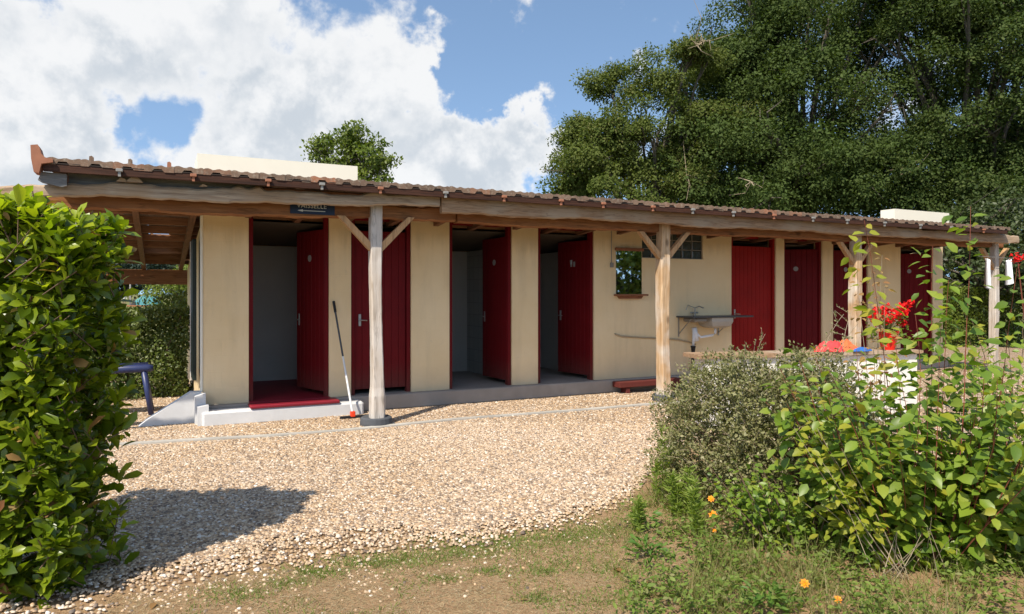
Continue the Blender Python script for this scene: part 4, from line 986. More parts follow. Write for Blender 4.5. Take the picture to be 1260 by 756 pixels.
tree('dark_thicket_tree', B2(1215, 22), [E(1190, 320, 22, 2.6, 1.3, 40), E(1265, 300, 21.5, 2.4, 2.0, 36), E(1150, 345, 23, 2.6, 1.2, 24)],
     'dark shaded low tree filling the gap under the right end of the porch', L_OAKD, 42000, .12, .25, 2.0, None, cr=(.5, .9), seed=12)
tree('young_tree', B2(438, 24), [E(418, 188, 24, .8, .75, 16), E(452, 198, 24, .8, .7, 14), E(432, 170, 24, .5, .4, 4), E(472, 190, 24, .35, .5, 4), E(440, 225, 24, 1.1, .8, 14), E(392, 188, 24, .25, .2, 2)],
     'small bright green tree rising behind the cream upstand on the roof', L_SMALLT, 9500, .13, .16, 3.6, None, cr=(.28, .5), seed=15)
# sunlit hedge beyond the right end
def box_hedge(name, label, x0, x1, y0, y1, h, n, ls, m, seed, rz=0, loc=None, inner=.5, group=None, cat='hedge', stemm=True):
    r = np.random.default_rng(seed); t = thing(name, ((x0 + x1) / 2, (y0 + y1) / 2, 0), label, cat, group)
    k = r.integers(0, 10, n); u = r.uniform(0, 1, (n, 3)); P = np.stack([x0 + u[:, 0] * (x1 - x0), y0 + u[:, 1] * (y1 - y0), u[:, 2] * h], 1)
    Nf = np.zeros((n, 3)); dp = r.uniform(0, 1, n) ** 1.6 * .22
    s = k < 5; P[s, 1] = y0 + dp[s]; Nf[s, 1] = -1
    s = (k >= 5) & (k < 8); P[s, 2] = h - dp[s]; Nf[s, 2] = 1
    s = k == 8; P[s, 0] = x0 + dp[s]; Nf[s, 0] = -1
    s = k == 9; P[s, 0] = x1 - dp[s]; Nf[s, 0] = 1
    bump = (vnoise(P[:, 0] + P[:, 1], P[:, 2], .45, seed) - .5) * .42 + (vnoise(P[:, 0] + P[:, 1], P[:, 2], .15, seed + 1) - .5) * .12
    P += Nf * bump[:, None]; P[:, 2] = np.maximum(P[:, 2], .02)
    N = Nf * .7 + np.array([0, 0, .5]) + r.normal(size=(n, 3)) * .5; D = r.normal(size=(n, 3)) + Nf * .4
    L = r.uniform(.7, 1.3, n) * ls; leaf_obj('foliage', P, D, N, L, L * .62, T_SM, m, t)
    q = int(n * inner); IP = np.stack([r.uniform(x0 + .15, x1 - .15, q), r.uniform(y0 + .15, y1 - .15, q), r.uniform(.02, h - .15, q)], 1)
    L = np.full(q, ls * 1.3); leaf_obj('inner_foliage', IP, r.normal(size=(q, 3)), r.normal(size=(q, 3)), L, L * .7, T_SM, m, t)
    st = B()
    for _ in range(int((x1 - x0) * 4) + 2): b0 = np.array([r.uniform(x0 + .1, x1 - .1), r.uniform(y0 + .1, y1 - .1), 0]); st.tube([b0, b0 + np.array([r.normal() * .08, r.normal() * .08, h * .5]), b0 + np.array([r.normal() * .15, r.normal() * .1, h * .9])], [.02, .014, .006], 5)
    tag(st.build('stems', M_TWIG, t), kind='stuff'); return t
box_hedge('garden_hedge', 'dense small leaved green hedge behind the navy bench at the left end of the building', -4.2, .40, 11.7, 12.7, 1.36, 32000, .05, L_HEDGE, 31)
box_hedge('garden_hedge', 'sunlit yellow green hedge beyond the right end of the building', 15.6, 24.5, 12.6, 14.2, 1.75, 26000, .075, L_SMALLT, 33)
tree('round_bush', B2(222, 30), [E(222, 362, 30, 1.4, .9, 26), E(245, 350, 30, 1.3, 1.0, 22)], 'pale green rounded bush beyond the far hedge at the left', L_SMALLT, 11000, .1, .08, .6, None, cat='bush', cr=(.35, .6), seed=41)
# trees across the field on the left
k = 0
for (px, d, rx, rz) in ((60, 170, 11, 8), (110, 180, 10, 9), (160, 175, 10, 8), (215, 185, 11, 9), (-20, 175, 12, 9), (270, 190, 12, 10)):
    x, y = B2(px, d); far = tree('distant_tree', (x, y), [(x, y, rz * .75, rx * .6, rx * .5, rz * .62, 34)], 'dark distant tree across the field', L_FAR, 7000, .8, .3, 3, 'distant trees across the field', cr=(2.0, 3.4), seed=50 + k); k += 1
names = ['distant tree furthest left, hidden behind the laurel hedge', 'second distant tree from the left behind the laurel', 'dark distant tree directly behind the teal tent', 'dark distant tree above the round bush', 'distant tree beyond the left edge of the photo', 'distant tree just behind the left end of the building']
for o, s in zip([o for o in C.objects if o.name.startswith('distant_tree')], names): o['label'] = s

# tent, pole, person in the field
def camp():
    d = 92; x, y = B2(181, d); t = thing('tent', (x, y, 0), 'teal ridge tent pitched in the distant field at the left', 'tent')
    r3 = np.array([RT[0], RT[1]]); f2 = FW
    def Wp(l, z, h): q = np.array([x, y]) + r3 * l + f2 * z; return (q[0], q[1], h)
    V = []; F = []; n = 9
    for i in range(n):
        u = -1 + 2 * i / (n - 1); hh = 1.55 * (1 - abs(u) ** 2.4 * .75) * (1 if u > -.9 else .6)
        for j in range(7): a = math.pi * j / 6; V.append(Wp(u * 1.75 + .25 * hh, -1.2 * math.cos(a) * (1 - abs(u) ** 3 * .3), hh * math.sin(a) ** .8 if j not in (0, 6) else 0))
    for i in range(n - 1):
        for j in range(6): a = i * 7 + j; F.append((a, a + 7, a + 8, a + 1))
    F += [tuple(range(7)), tuple(range(len(V) - 1, len(V) - 8, -1))]
    mo('fly_sheet', V, F, M_TEAL, t)
    c = np.array(Wp(-1.3, -1.22, 0)); mo('doorway', [Wp(-1.5, -1.24, .05), Wp(-.8, -1.27, .05), Wp(-1.15, -1.0, 1.0)], [(0, 1, 2)], M_BLACK, t)
    q = Wp(.3, -2.6, 0); b = B(); b.add([Wp(-1.4, -3.6, -.03), Wp(2.0, -3.6, -.03), Wp(2.0, -1.8, -.03), Wp(-1.4, -1.8, -.03), Wp(-1.4, -3.6, .16), Wp(2.0, -3.6, .16), Wp(2.0, -1.8, .1), Wp(-1.4, -1.8, .1)], [(3, 2, 1, 0), (4, 5, 6, 7), (0, 1, 5, 4), (1, 2, 6, 5), (2, 3, 7, 6), (3, 0, 4, 7)])
    tag(b.build('ground_mat', M_ORANGE), 'orange brown ground mat laid before the teal tent', 'mat')
    q = Wp(-1.0, -2.2, 0); tag(B().tube([(q[0], q[1], 0), (q[0], q[1], 4.2)], .09, 8).build('camp_pole', M_KERB), 'tall pale pole standing in the field beside the teal tent', 'pole')
    # seated person beside the tent
    q = Wp(-1.35, -3.0, 0); pr = thing('person', (q[0], q[1], 0), 'tiny person in a white shirt and dark shorts standing by the teal tent', 'person')
    def skin(name, pts, edges, rr, m):
        me = bpy.data.meshes.new(name); me.from_pydata([tuple(np.array(p) + np.array([q[0], q[1], 0])) for p in pts], edges, []); me.materials.append(m)
        o = bpy.data.objects.new(name, me); C.objects.link(o); sk = o.modifiers.new('s', 'SKIN'); me.skin_vertices  # created by modifier below
        return o
    def body(name, chains, m):
        b = B()
        for pts, r_ in chains: b.tube([(q[0] + p[0], q[1] + p[1], p[2]) for p in pts], r_, 8)
        b.build(name, m, pr, smooth=True)
    me = bpy.data.meshes.new('body')
    J = [(0, 0, .88), (0, 0, 1.12), (0, 0, 1.36), (0, 0, 1.47), (0, -.01, 1.60), (0, -.01, 1.70), (.19, 0, 1.38), (.25, .0, 1.12), (.24, -.12, .92), (-.19, 0, 1.38), (-.25, 0, 1.12), (-.22, -.14, .95), (.10, 0, .84), (.12, -.02, .47), (.12, .02, .07), (.13, -.12, .03), (-.10, 0, .84), (-.13, -.05, .47), (-.13, .0, .07), (-.14, -.13, .03)]
    Ed = [(0, 1), (1, 2), (2, 3), (3, 4), (4, 5), (2, 6), (6, 7), (7, 8), (2, 9), (9, 10), (10, 11), (0, 12), (12, 13), (13, 14), (14, 15), (0, 16), (16, 17), (17, 18), (18, 19)]
    Rr = [.13, .12, .15, .055, .095, .08, .055, .042, .035, .055, .042, .035, .085, .06, .04, .035, .085, .06, .04, .035]
    me.from_pydata(J, Ed, []); tmp = bpy.data.objects.new('tmp_body', me); C.objects.link(tmp); tmp.modifiers.new('s', 'SKIN')
    for v, r_ in zip(me.skin_vertices[0].data, Rr): v.radius = (r_, r_ * .8)
    me.skin_vertices[0].data[0].use_root = True
    tmp.modifiers.new('d', 'SUBSURF').levels = 1
    dg = bpy.context.evaluated_depsgraph_get(); dg.update(); m2 = bpy.data.meshes.new_from_object(tmp.evaluated_get(dg)); bpy.data.objects.remove(tmp)
    m2.materials.clear()
    for m in (M_SKIN, M_SHIRT, M_TROUS): m2.materials.append(m)
    for p in m2.polygons: z = p.center[2]; p.material_index = 1 if .93 < z < 1.46 else 2 if .5 < z <= .93 and abs(p.center[0]) < .2 else 0; p.use_smooth = True
    put(bpy.data.objects.new('body', m2), pr, Matrix.Translation((q[0], q[1], 0)) @ Matrix.Rotation(.4, 4, 'Z'))
    b = B(); b.lathe([(.03, .1), (.085, .05), (.10, 0), (.095, -.06), (.06, -.09)][::-1], (q[0], q[1] + .01, 1.70), 10); b.build('hair', M_TWIG, pr, smooth=True)
camp()
# foliage on the visitors' side, outside the frame: what the wall mirror shows
x, y = 14.5, -1.5
tree('mirror_side_tree', (x, y), [(x, y, 2.6, 4.6, 2.6, 2.8, 110)], 'leafy tree outside the frame reflected in the wall mirror', L_SMALLT, 60000, .17, .15, 1.6, None, cr=(.5, .9), seed=60)

# ------------------------------------------------------------------ shrubs at the right
def curve_pts(b0, d0, L, bend, n=8):
    p = np.array(b0, float); d = nrm(np.array(d0, float)); out = [p.copy()]
    for k in range(n): d = nrm(d + np.array(bend) / n + rng.normal(size=3) * .035); p = p + d * L / n; out.append(p.copy())
    return out
def cotoneaster():
    cx, cy = cl(5.2, (948 - 630) / FPX * 5.2); H = 1.22
    t = thing('cotoneaster_bush', (cx, cy, 0), 'dense grey green small leaved bush beside the second porch post', 'bush')
    tw = B(); P, D, N, L = [], [], [], []
    f3 = np.array([FW[0], FW[1], 0]); r3 = np.array([RT[0], RT[1], 0]); c = np.array([cx, cy, .0])
    for i in range(2500):
        th = random.uniform(0, 2 * math.pi); ph = math.acos(random.uniform(-.02, 1)); rr = random.uniform(.62, 1.0) ** .6
        o = np.array([math.sin(ph) * math.cos(th), math.sin(ph) * math.sin(th), math.cos(ph)])
        sh = 1 + .22 * (abs(o[0] * o[2]) + abs(o[1] * o[2])); R3 = (.80 * sh + .07 * math.sin(3 * th) + .06 * math.sin(7 * th + 2), .62, H * sh * (.84 + .06 * math.sin(th * 2 + 1)))
        p = c + (r3 * o[0] * R3[0] + f3 * o[1] * R3[1]) * rr; p[2] = .03 + o[2] ** .75 * R3[2] * rr if o[2] > 0 else .05
        od = nrm(r3 * o[0] + f3 * o[1] + np.array([0, 0, o[2] * .8 + .25]) + rng.normal(size=3) * .45)
        Lg = random.uniform(.09, .24); pts = curve_pts(p - od * Lg * .6, od, Lg, (0, 0, -.3), 4)
        if i % 3 == 0: tw.tube(pts, [.002] * len(pts), 3, cap=False)
        pts = np.array(pts); n = 20
        s = rng.uniform(0, 4, n); k = s.astype(int).clip(0, 3); q = pts[k] + (pts[k + 1] - pts[k]) * (s - k)[:, None]
        P.append(q + rng.normal(size=(n, 3)) * .009); dd = rng.normal(size=(n, 3)) + od * .8; D.append(dd); N.append(rng.normal(size=(n, 3)) * .6 + od + np.array([0, 0, .4])); L.append(rng.uniform(.018, .034, n))
    # long arching shoots on the right, against the doors
    for (px, py, pz, h) in ((985, 500, 5.3, .9), (1000, 480, 5.4, 1.02), (1015, 470, 5.5, .85), (1035, 460, 5.6, .9), (860, 560, 5.1, .55), (925, 480, 5.4, .72), (960, 480, 5.5, .5)):
        x, y = cl(pz, (px - 630) / FPX * pz); dz = (HOR - py) / FPX * pz + EYE
        pts = curve_pts((x, y, dz), (r3 * random.uniform(-.1, .35) + np.array([0, 0, 1])), h * .62, r3 * .5 + np.array([0, 0, -.25]), 8); tw.tube(pts, np.linspace(.004, .0015, 9), 4, cap=False); pts = np.array(pts)
        for _ in range(7):
            j = random.randint(2, 7); sp = curve_pts(pts[j], rng.normal(size=3) + np.array([0, 0, .8]), random.uniform(.05, .14), (0, 0, 0), 3); tw.tube(sp, .0015, 3, cap=False); sp = np.array(sp)
            n = 9; s = rng.uniform(0, 3, n); k = s.astype(int).clip(0, 2); P.append(sp[k] + (sp[k + 1] - sp[k]) * (s - k)[:, None]); D.append(rng.normal(size=(n, 3))); N.append(rng.normal(size=(n, 3)) + np.array([0, 0, .5])); L.append(rng.uniform(.014, .026, n))
    P, D, N, L = map(np.concatenate, (P, D, N, L)); ok = P[:, 2] > .02; P, D, N, L = P[ok], D[ok], N[ok], L[ok]
    leaf_obj('foliage', P, D, N, L, L * .55, T_SM, L_COT, t)
    n = 9000; o = rdir(n); o[:, 2] = np.abs(o[:, 2]); rr = rng.uniform(.1, .8, (n, 1)) ** .5; IP = c + (r3 * o[:, :1] * .62 + f3 * o[:, 1:2] * .52 + np.array([0, 0, 1.]) * o[:, 2:] * H * .85) * rr
    L = np.full(n, .032); leaf_obj('inner_foliage', IP, rdir(n), rdir(n), L, L * .6, T_SM, L_COT, t)
    tag(tw.build('twigs', M_DRYTWIG, t), kind='stuff')
    st = B()
    for _ in range(26): th = random.uniform(0, 6.28); st.tube(curve_pts((cx + .08 * math.cos(th), cy + .08 * math.sin(th), 0), (math.cos(th) * .6, math.sin(th) * .6, .9), random.uniform(.6, 1.0), (math.cos(th) * .3, math.sin(th) * .3, -.2)), np.linspace(.011, .003, 9), 5)
    tag(st.build('branches', M_TWIG, t), kind='stuff')
cotoneaster()

def stem_shrub(name, label, d, pxs, n, hrange, spread, m, mi, lsize, seed, npick, lean=0.0, shoots=(), cat='shrub', mstem=M_RTWIG, yellow=.1, gap=.085, T=T_BIG, ymat=None, depth=.35, dmin=.16):
    r = np.random.default_rng(seed); x0, y0 = cl(d, (sum(pxs) / 2 - 630) / FPX * d); t = thing(name, (x0, y0, 0), label, cat)
    f3 = np.array([FW[0], FW[1], 0]); r3 = np.array([RT[0], RT[1], 0]); P, D, N, L, Yl = [], [], [], [], []
    stems = []
    for k in range(n):
        zz = d + r.uniform(-depth, depth) * .4; lat = (r.uniform(*pxs) - 630) / FPX * d; b0 = f3 * zz + r3 * lat; h = r.uniform(*hrange)
        u = (lat - (sum(pxs) / 2 - 630) / FPX * d) / ((pxs[1] - pxs[0]) / 2 / FPX * d + 1e-6)
        dr = r3 * (u * spread + lean + r.normal() * .16) + f3 * r.normal() * depth * .7 + np.array([0, 0, 1.]); stems.append((b0, dr, h, r3 * u * .2 + np.array([0, 0, -.1]), False))
    for (px, py_top, px0, zz, yel) in shoots:
        lat0 = (px0 - 630) / FPX * zz; b0 = f3 * zz + r3 * lat0; tp = f3 * zz + r3 * ((px - 630) / FPX * zz); tp[2] = EYE + (HOR - py_top) / FPX * zz
        stems.append((b0, tp - b0, float(np.linalg.norm(tp - b0)), np.zeros(3), yel))
    for (b0, dr, h, bend, yel) in stems:
        p = b0.copy(); p[2] = 0; dd = nrm(dr); pts = [p.copy()]
        for _ in range(9): dd = nrm(dd + bend / 9 + r.normal(size=3) * (.03)); p = p + dd * h / 9; pts.append(p.copy())
        B().tube(pts, np.linspace(.0042, .0013, 10), 5).build('stem', mstem, t)
        pts = np.array(pts); s = dmin; az = r.uniform(0, 3)
        while s < h - .01:
            q = s / h * 9; k = int(min(q, 8)); c = pts[k] + (pts[k + 1] - pts[k]) * (q - k); tdir = nrm(pts[k + 1] - pts[k]); az += 1.57 + r.normal() * .2
            for sg in (0, math.pi):
                if r.random() < .1: continue
                a = az + sg; out = np.array([math.cos(a), math.sin(a), 0]); sz = lsize * r.uniform(.65, 1.2) * (1 - .35 * (s / h) ** 3)
                stalk = c + out * .015 + np.array([0, 0, .006]); ld = out + np.array([0, 0, r.uniform(-.75, .25)])
                P.append(stalk); D.append(ld); N.append(np.array([-.25, -.45, .8]) + out * .4 + r.normal(size=3) * .3); L.append(sz); Yl.append(yel == 1 or (yel != 2 and r.random() < yellow))
                if yel == 2: Yl[-1] = 2
            # side spray
            if r.random() < .45:
                o = nrm(r.normal(size=3) * np.array([1, 1, .3])); sp = c + o * r.uniform(.05, .16)
                for _ in range(2): P.append(sp + r.normal(size=3) * .02); D.append(o + r.normal(size=3) * .4 - np.array([0, 0, .3])); N.append(np.array([0, 0, 1.]) + r.normal(size=3) * .35); L.append(lsize * r.uniform(.5, 1.0)); Yl.append(yel if yel else r.random() < yellow)
            s += gap * r.uniform(.7, 1.3)
    P, D, N, L = map(np.array, (P, D, N, L)); Yl = np.array([int(v) for v in Yl]); D = nrm(D); W = L * r.uniform(.55, .72, len(L)); ok = P[:, 2] > .04
    P, D, N, L, W, Yl = P[ok], D[ok], N[ok], L[ok], W[ok], Yl[ok]
    sel = pick(P, D, N, L, W, npick); msk = np.zeros(len(P), bool); msk[sel] = True
    for v, mm in ((0, m), (1, ymat or L_YEL), (2, L_DRY)):
        q = msk & (Yl == v)
        if q.any(): single_leaves('leaf', P[q], D[q], N[q], L[q], W[q], [mm], t, T)
        q = ~msk & (Yl == v)
        if q.any(): leaf_obj('foliage', P[q], D[q], N[q], L[q], W[q], T, mm, t)
    return t
stem_shrub('dogwood_shrub', 'large leafy green dogwood shrub with reddish stems in the right foreground', 4.15, (1050, 1290), 104, (.5, 1.3), .38, L_DOG, None, .105, 71, 300,
           shoots=((1105, 268, 1108, 4.3, 1), (1150, 300, 1150, 4.2, 0), (1212, 246, 1170, 4.0, 0), (1180, 345, 1160, 4.1, 0), (1130, 385, 1120, 4.1, 0), (1235, 330, 1215, 4.2, 0), (1060, 430, 1085, 4.1, 0), (1015, 480, 1080, 4.0, 0), (1160, 400, 1150, 4.0, 0)), depth=.45, yellow=.14, gap=.062, dmin=.05)
stem_shrub('yellow_leaved_sprig', 'low leaning sprig of bright yellow green leaves before the grey green bush', 3.95, (1090, 1110), 3, (.5, .6), .1, L_YEL, None, .075, 73, 90, lean=-.8,
           shoots=((985, 520, 1120, 3.95, 1), (965, 535, 1100, 3.9, 1), (1000, 565, 1110, 3.85, 1), (1010, 500, 1110, 4.0, 1), (1030, 545, 1115, 3.9, 0)), mstem=M_DRYTWIG, yellow=.8, gap=.06, dmin=.3, ymat=L_YEL)
stem_shrub('viburnum_shrub', 'leafy shrub with yellowish leaves cut by the right edge of the photo', 4.9, (1235, 1340), 34, (.8, 1.7), .2, L_DOG, None, .072, 75, 120, yellow=.3, gap=.06, mstem=M_TWIG)
stem_shrub('undergrowth_shrub', 'dark leafy undergrowth at the foot of the grey green bush', 4.35, (930, 1090), 90, (.25, .62), .5, L_DOG, None, .055, 77, 100, yellow=.03, gap=.05, dmin=.03, mstem=M_TWIG)
stem_shrub('drying_climber', 'withering brown leaved climber rising beside the geranium pot', 5.8, (1070, 1100), 5, (.9, 1.2), .1, L_DRY, None, .07, 79, 60,
           shoots=((1062, 315, 1085, 5.8, 2), (1078, 345, 1088, 5.8, 2), (1068, 330, 1080, 5.9, 2), (1085, 350, 1090, 5.8, 2), (1052, 325, 1082, 5.8, 2)), mstem=M_DRYTWIG, gap=.1, dmin=.6, yellow=0)

# dead bare stems below the dogwood
def dead_stems():
    t = thing('dry_brush', (*gp(1130, 715), 0), 'tangle of dry bare stems under the dogwood shrub', 'dry brush'); b = B()
    for _ in range(26):
        x, y = gp(random.uniform(1080, 1190), random.uniform(690, 722)); b.tube(curve_pts((x, y, 0), (random.gauss(0, .5), random.gauss(0, .4), 1), random.uniform(.2, .45), (0, 0, 0), 5), np.linspace(.003, .0012, 6), 4)
    tag(b.build('stems', M_DRYTWIG, t), kind='stuff')
dead_stems()

# geranium
def geranium():
    c = np.array(at_ledge(1104, .15)); t = thing('geranium', tuple(c), 'scarlet geranium in full bloom in a bright red pot on the low wall', 'potted plant')
    b = B(); b.lathe([(.075, .002), (.115, .2), (.125, .205), (.125, .235), (.11, .235), (.10, .20)], tuple(c), 20); b.build('pot', M_POT, t, smooth=False)
    P, D, N, L = [], [], [], []; st = B(); heads = []
    for _ in range(34):
        th = random.uniform(0, 6.28); e = nrm(np.array([math.cos(th) * .95, math.sin(th) * .8, random.uniform(.2, 1.3)])); p = c + np.array([0, 0, .27]) + e * random.uniform(.18, .40); heads.append(p); st.tube([c + np.array([0, 0, .2]), (c + p) / 2 + np.array([0, 0, .16]), p], .0025, 4, cap=False)
    st.build('stems', L_WEED, t)
    for p in heads[:34]:
        n = 34; o = rdir(n); q = p + o * .035; V, F = leaves(q, rng.normal(size=(n, 3)), o, np.full(n, .034), np.full(n, .034), T_SM); mo('flower_head', V, F, L_RED, t, attr=np.repeat(rng.uniform(0, 1, n), 4))
    n = 260; th = rng.uniform(0, 6.28, n); rr = rng.uniform(.03, .30, n); P = c + np.stack([np.cos(th) * rr, np.sin(th) * rr * .8, .2 + rng.uniform(-.08, .26, n)], 1)
    leaf_obj('foliage', P, rdir(n), rdir(n) + np.array([0, 0, 1.2]), rng.uniform(.03, .055, n), rng.uniform(.03, .05, n), T_BIG, L_DOG, t)
geranium()
# red flower at right edge
def rose():
    x, y = cl(5.0, (1252 - 630) / FPX * 5.0); z = EYE + (HOR - 318) / FPX * 5; t = thing('red_flower', (x, y, z), 'red and yellow blossom at the right edge beside the hanging towel', 'flower')
    n = 50; o = rdir(n); P = np.array([x, y, z]) + o * rng.uniform(.01, .045, (n, 1)); V, F = leaves(P, rng.normal(size=(n, 3)), o, np.full(n, .024), np.full(n, .02), T_SM); mo('flower_head', V, F, L_RED, t, attr=np.repeat(rng.uniform(0, 1, n), 4))
    B().tube([(x, y, z), (x + .1, y, z - .5), (x + .1, y, 0)], .004, 5).build('stem', M_RTWIG, t)
rose()

# ------------------------------------------------------------------ weeds, grass, flowers
def blades(P, h, lean=.5, w=.0035):
    n = len(P); D = rng.normal(size=(n, 3)) * lean; D[:, 2] = 1; N = rng.normal(size=(n, 3)); return P, D, N, h, np.full(n, w)
def scatter_px(n, x0, x1, y0, y1): 
    px = rng.uniform(x0, x1, n); u = rng.uniform(0, 1, n); z0, z1 = EYE * FPX / (y0 - HOR), EYE * FPX / (y1 - HOR); d = z1 + (z0 - z1) * u
    l = (px - 630) / FPX * d; return np.stack([FW[0] * d + RT[0] * l, FW[1] * d + RT[1] * l], 1)
def bed_density(px, py):
    e = np.interp(py, [520, 600, 640, 680, 720, 760], [840, 770, 740, 740, 745, 760]); return np.clip((px - e) / 60, 0, 1)
def ground_plants():
    # grass and low weeds of the bed
    Q = scatter_px(30000, 720, 1300, 575, 800); z = dirt_z(Q[:, 0], Q[:, 1]); P = np.stack([Q[:, 0], Q[:, 1], z], 1); px, py, d = proj(P)
    dn = bed_density(px, py) * np.clip(vnoise(Q[:, 0], Q[:, 1], .22, 9) * 3.2 - 1.15, 0, 1) * np.where(py > 690, .75, 1); k = rng.uniform(0, 1, len(P)) < dn; P = P[k]
    h = rng.uniform(.04, .20, len(P)) * (.5 + vnoise(P[:, 0], P[:, 1], .4, 4)); o = leaf_obj('bed_grass', *blades(P, h, .55, .005), T_BL, L_GRASS, None); tag(o, 'rough grass and dry stalks growing in the flower bed at bottom right', 'grass', kind='stuff')
    # broad weeds, clumps
    P, D, N, L = [], [], [], []
    for _ in range(1300):
        q = scatter_px(1, 745, 1280, 585, 775)[0]; pz = np.array([q[0], q[1], 0.]); a, b_, _d = proj(pz)
        if random.random() > bed_density(a, b_) * np.clip(float(vnoise(np.array(q[0]), np.array(q[1]), .3, 14)) * 3.0 - 1.0, 0, 1): continue
        n = random.randint(8, 24); hh = random.uniform(.04, .2); z0 = float(dirt_z(np.array(q[0]), np.array(q[1])))
        P.append(np.array([q[0], q[1], z0]) + rng.normal(size=(n, 3)) * np.array([.03, .03, 0]) + np.array([0, 0, 1]) * rng.uniform(0, hh, (n, 1))); d = rng.normal(size=(n, 3)); d[:, 2] = rng.uniform(0, .8, n); D.append(d); N.append(rng.normal(size=(n, 3)) * .4 + np.array([0, 0, 1.])); L.append(rng.uniform(.018, .045, n))
    P, D, N, L = map(np.concatenate, (P, D, N, L)); o = leaf_obj('bed_weeds', P, D, N, L, L * .5, T_BIG, L_WEED, None); tag(o, 'mixed low broad leaved weeds covering the flower bed', 'weeds', kind='stuff')
    # straw and fine dead grass on the earth
    Q = scatter_px(42000, 100, 900, 640, 800); m = gravel_mask(Q[:, 0], Q[:, 1]); k = (m < -.02) ; Q = Q[k]; n = len(Q)
    P = np.stack([Q[:, 0], Q[:, 1], dirt_z(Q[:, 0], Q[:, 1]) + .002], 1); D = rng.normal(size=(n, 3)); D[:, 2] = rng.uniform(0, .22, n); N = rng.normal(size=(n, 3)) * .3 + np.array([0, 0, 1.])
    o = leaf_obj('straw_litter', P, D, N, rng.uniform(.012, .04, n), rng.uniform(.0015, .004, n), T_BL, L_STRAW, None); tag(o, 'straw and dead grass litter on the bare earth at the bottom', 'litter', kind='stuff')
    # short green grass patches
    spots = [(455, 690, 16), (520, 682, 22), (575, 676, 22), (640, 668, 26), (700, 658, 22), (740, 648, 22), (380, 700, 16), (548, 664, 26), (600, 668, 34), (620, 660, 20), (425, 688, 20), (492, 687, 26), (400, 702, 14), (690, 655, 30), (715, 648, 34), (735, 672, 30), (700, 690, 22), (760, 700, 20), (670, 700, 12), (355, 715, 16), (760, 735, 26), (600, 700, 12), (545, 710, 12), (300, 730, 22), (770, 640, 40), (660, 735, 14)]
    P = []
    for (a, b_, s) in spots:
        n = int(s * 18); px = a + rng.normal(size=n) * s * 1.2; py = b_ + 2 + rng.normal(size=n) * s * .26; P += [(*gp(x, y), 0) for x, y in zip(px, py)]
    Q = scatter_px(9000, 150, 860, 655, 800); k = (gravel_mask(Q[:, 0], Q[:, 1]) < 0) & (vnoise(Q[:, 0], Q[:, 1], .3, 22) > .55); P = np.concatenate([np.array(P), np.concatenate([Q[k], np.zeros((k.sum(), 1))], 1)])
    P[:, 2] = dirt_z(P[:, 0], P[:, 1]); o = leaf_obj('grass_tufts', *blades(P, rng.uniform(.01, .038, len(P)), 1.0, .004), T_BL, L_WEED, None); tag(o, 'short green grass tufts along the gravel edge and bare earth', 'grass', kind='stuff')
    # dry leaves
    for (a, b_, s, lb) in ((765, 705, .09, 'pale dry leaf just below the fresh green clump'), (800, 725, .10, 'large curled dry leaf in front of the bed, upper of a close pair'), (810, 735, .08, 'curled dry leaf just below the larger one before the bed'), (190, 742, .06, 'orange brown dry leaf at the foot of the laurel hedge'), (905, 742, .08, 'dry leaf between the bright clump at the bottom edge and the bed'), (640, 741, .04, 'tiny dry leaf alone on bare earth at the bottom middle'), (880, 738, .05, 'small dry leaf left of the bright clump at the bottom edge')):
        x, y = gp(a, b_); P = np.array([[x, y, float(dirt_z(np.array(x), np.array(y))) + .012]]); V, F = leaves(P, rdir(1) * np.array([1, 1, .1]), np.array([[.1, .1, 1.]]), np.array([s]), np.array([s * .6]), T_BIG)
        o = mo('dead_leaf', V, F, L_DRY, None, attr=np.full(8, random.random())); tag(o, lb, 'leaf', 'dry leaves fallen on the earth')
ground_plants()
L_FEATH = leafmat('feathery_leaf', [(.17, .25, .04), (.26, .34, .07), (.34, .40, .10)], .6, .45, .3)
def tall_weed(px, py, top, label, seed, lean=0.0, mleaf=L_FEATH, ls=.05, n=70):
    x, y = gp(px, py); d = zc(x, y); h = (py - top) / FPX * d; t = thing('tall_weed', (x, y, 0), label, 'weed'); r = np.random.default_rng(seed); b = B(); P, D, L = [], [], []
    for k in range(3):
        bx, by = x + r.normal() * .03, y + r.normal() * .03; hh = h * (1, .8, .6)[k]; pts = [np.array([bx + lean * u * u * h, by, hh * u]) + r.normal(size=3) * .004 for u in np.linspace(0, 1, 7)]; b.tube(pts, np.linspace(.004, .0015, 7), 5, cap=False); pts = np.array(pts)
        s = r.uniform(.3, 6, n); k2 = s.astype(int).clip(0, 5); P.append(pts[k2] + (pts[k2 + 1] - pts[k2]) * (s - k2)[:, None]); dd = r.normal(size=(n, 3)); dd[:, 2] = .7; D.append(dd); L.append(ls * r.uniform(.5, 1.1, n))
    b.build('stem', mleaf, t); P, D, L = map(np.concatenate, (P, D, L)); leaf_obj('foliage', P, D, rng.normal(size=(len(P), 3)) + np.array([0, 0, 1.]), L, L * .2, T_SM, mleaf, t)
tall_weed(816, 622, 530, 'slender upright feathery weed rising before the gravel, left of the grey green bush', 1, ls=.07, n=110)
tall_weed(842, 612, 470, 'taller thin pale green weed touching the left side of the grey green bush', 2, ls=.06, n=90)
tall_weed(830, 640, 575, 'bushy feathery green weed at the foot of the grey green bush', 3, ls=.08, n=160)
tall_weed(858, 660, 590, 'feathery weed just right of the orange flowers under the bush', 4, ls=.07, n=120)
tall_weed(785, 655, 612, 'small bushy green weed at the corner of the gravel', 5, ls=.06, n=160)
tall_weed(975, 680, 600, 'leafy weed with pale flower spikes under the bush', 6, ls=.05, n=160)
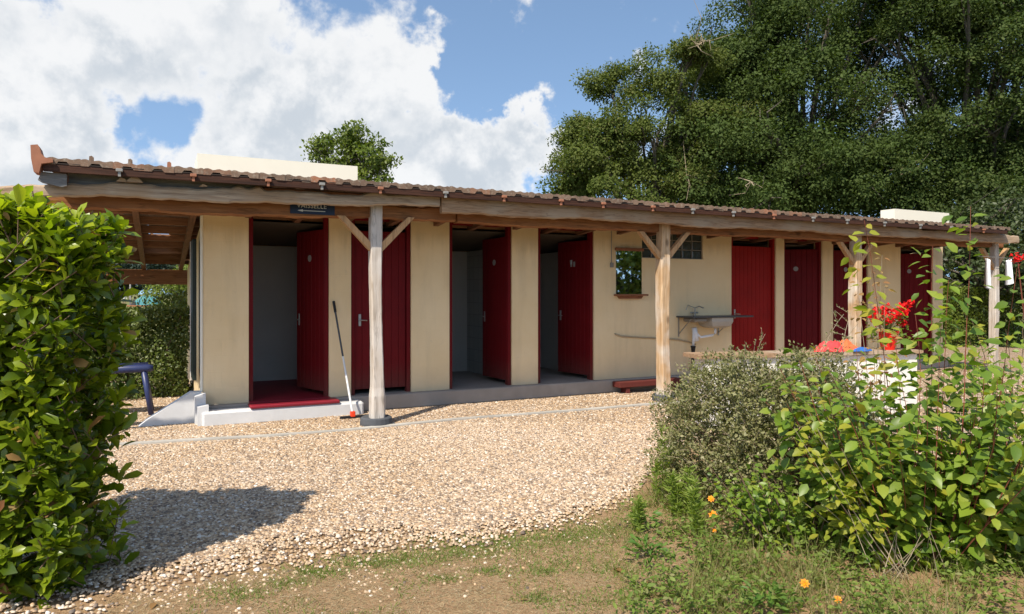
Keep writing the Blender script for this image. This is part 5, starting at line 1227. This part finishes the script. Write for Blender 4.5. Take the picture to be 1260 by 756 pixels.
def leafy_clump(px, py, label, seed, r_=.12, n=60):
    x, y = gp(px, py); t = thing('leafy_weed', (x, y, 0), label, 'weed'); th = rng.uniform(0, 6.28, n); rr = rng.uniform(.02, r_, n); P = np.stack([x + np.cos(th) * rr, y + np.sin(th) * rr, rng.uniform(.02, .1, n)], 1)
    D = np.stack([np.cos(th), np.sin(th), rng.uniform(-.1, .6, n)], 1); single_leaves('leaf', P, D, rng.normal(size=(n, 3)) * .3 + np.array([0, 0, 1.]), rng.uniform(.04, .07, n), rng.uniform(.018, .03, n), [leaf_green], t)
leaf_green = leafmat('fresh_weed_leaf', [(.08, .17, .025), (.13, .23, .035), (.10, .19, .03)], .5, .35, .4)
leafy_clump(796, 690, 'clump of fresh bright green broad leaves on the earth left of the bed', 1)
leafy_clump(795, 648, 'fresh green leafy clump on the gravel corner above the other', 2, .1, 40)
leafy_clump(945, 752, 'bright green leafy clump cut by the bottom edge of the photo', 3, .12, 50)
def marigold(px, py, hh, label, s=.026):
    d0 = EYE * FPX / (py + 14 - HOR); d = (EYE - hh) * FPX / (py - HOR); x, y = cl(d, (px - 630) / FPX * d); t = thing('orange_flower', (x, y, 0), label, 'flower', None); c = np.array([x, y, hh])
    B().tube([(x + .01, y, 0), (x, y, hh * .6), (x, y, hh)], .002, 4).build('stem', L_WEED, t)
    toc = nrm(np.array([-x, -y, EYE - hh])) + np.array([0, 0, .5]); toc = nrm(toc); u = nrm(np.cross(toc, [0, 0, 1])); v = np.cross(toc, u); n = 8
    for ring, (k, sz) in enumerate(((8, 1.0), (6, .65))):
        a = np.arange(k) / k * 6.283 + ring * .3; Dd = np.cos(a)[:, None] * u + np.sin(a)[:, None] * v + toc * (.15 + .35 * ring); V, F = leaves(np.repeat(c[None], k, 0) + toc * .002 * ring, Dd, np.repeat(toc[None], k, 0), np.full(k, s * sz), np.full(k, s * .7 * sz), T_BIG); tag(mo('petals', V, F, L_MARI, t, attr=np.repeat(rng.uniform(0, 1, k), 8)), kind='stuff')
marigold(875, 614, .16, 'orange flower highest in the bed under the grey green bush'); marigold(877, 633, .14, 'larger orange flower just below the highest one', .03)
marigold(863, 643, .08, 'small yellow flower left of the orange ones', .014); marigold(879, 653, .06, 'small yellow flower below the orange pair', .016)
marigold(990, 718, .10, 'orange yellow flower near the bottom, left of the lowest one'); marigold(1031, 738, .07, 'lowest orange yellow flower at the bottom of the bed', .022)
marigold(1016, 616, .2, 'small yellow flower in the dark undergrowth below the dogwood leaves', .014)
print('objects', len(bpy.data.objects), 'tris', sum(len(o.data.polygons) for o in C.objects if o.type == 'MESH'))
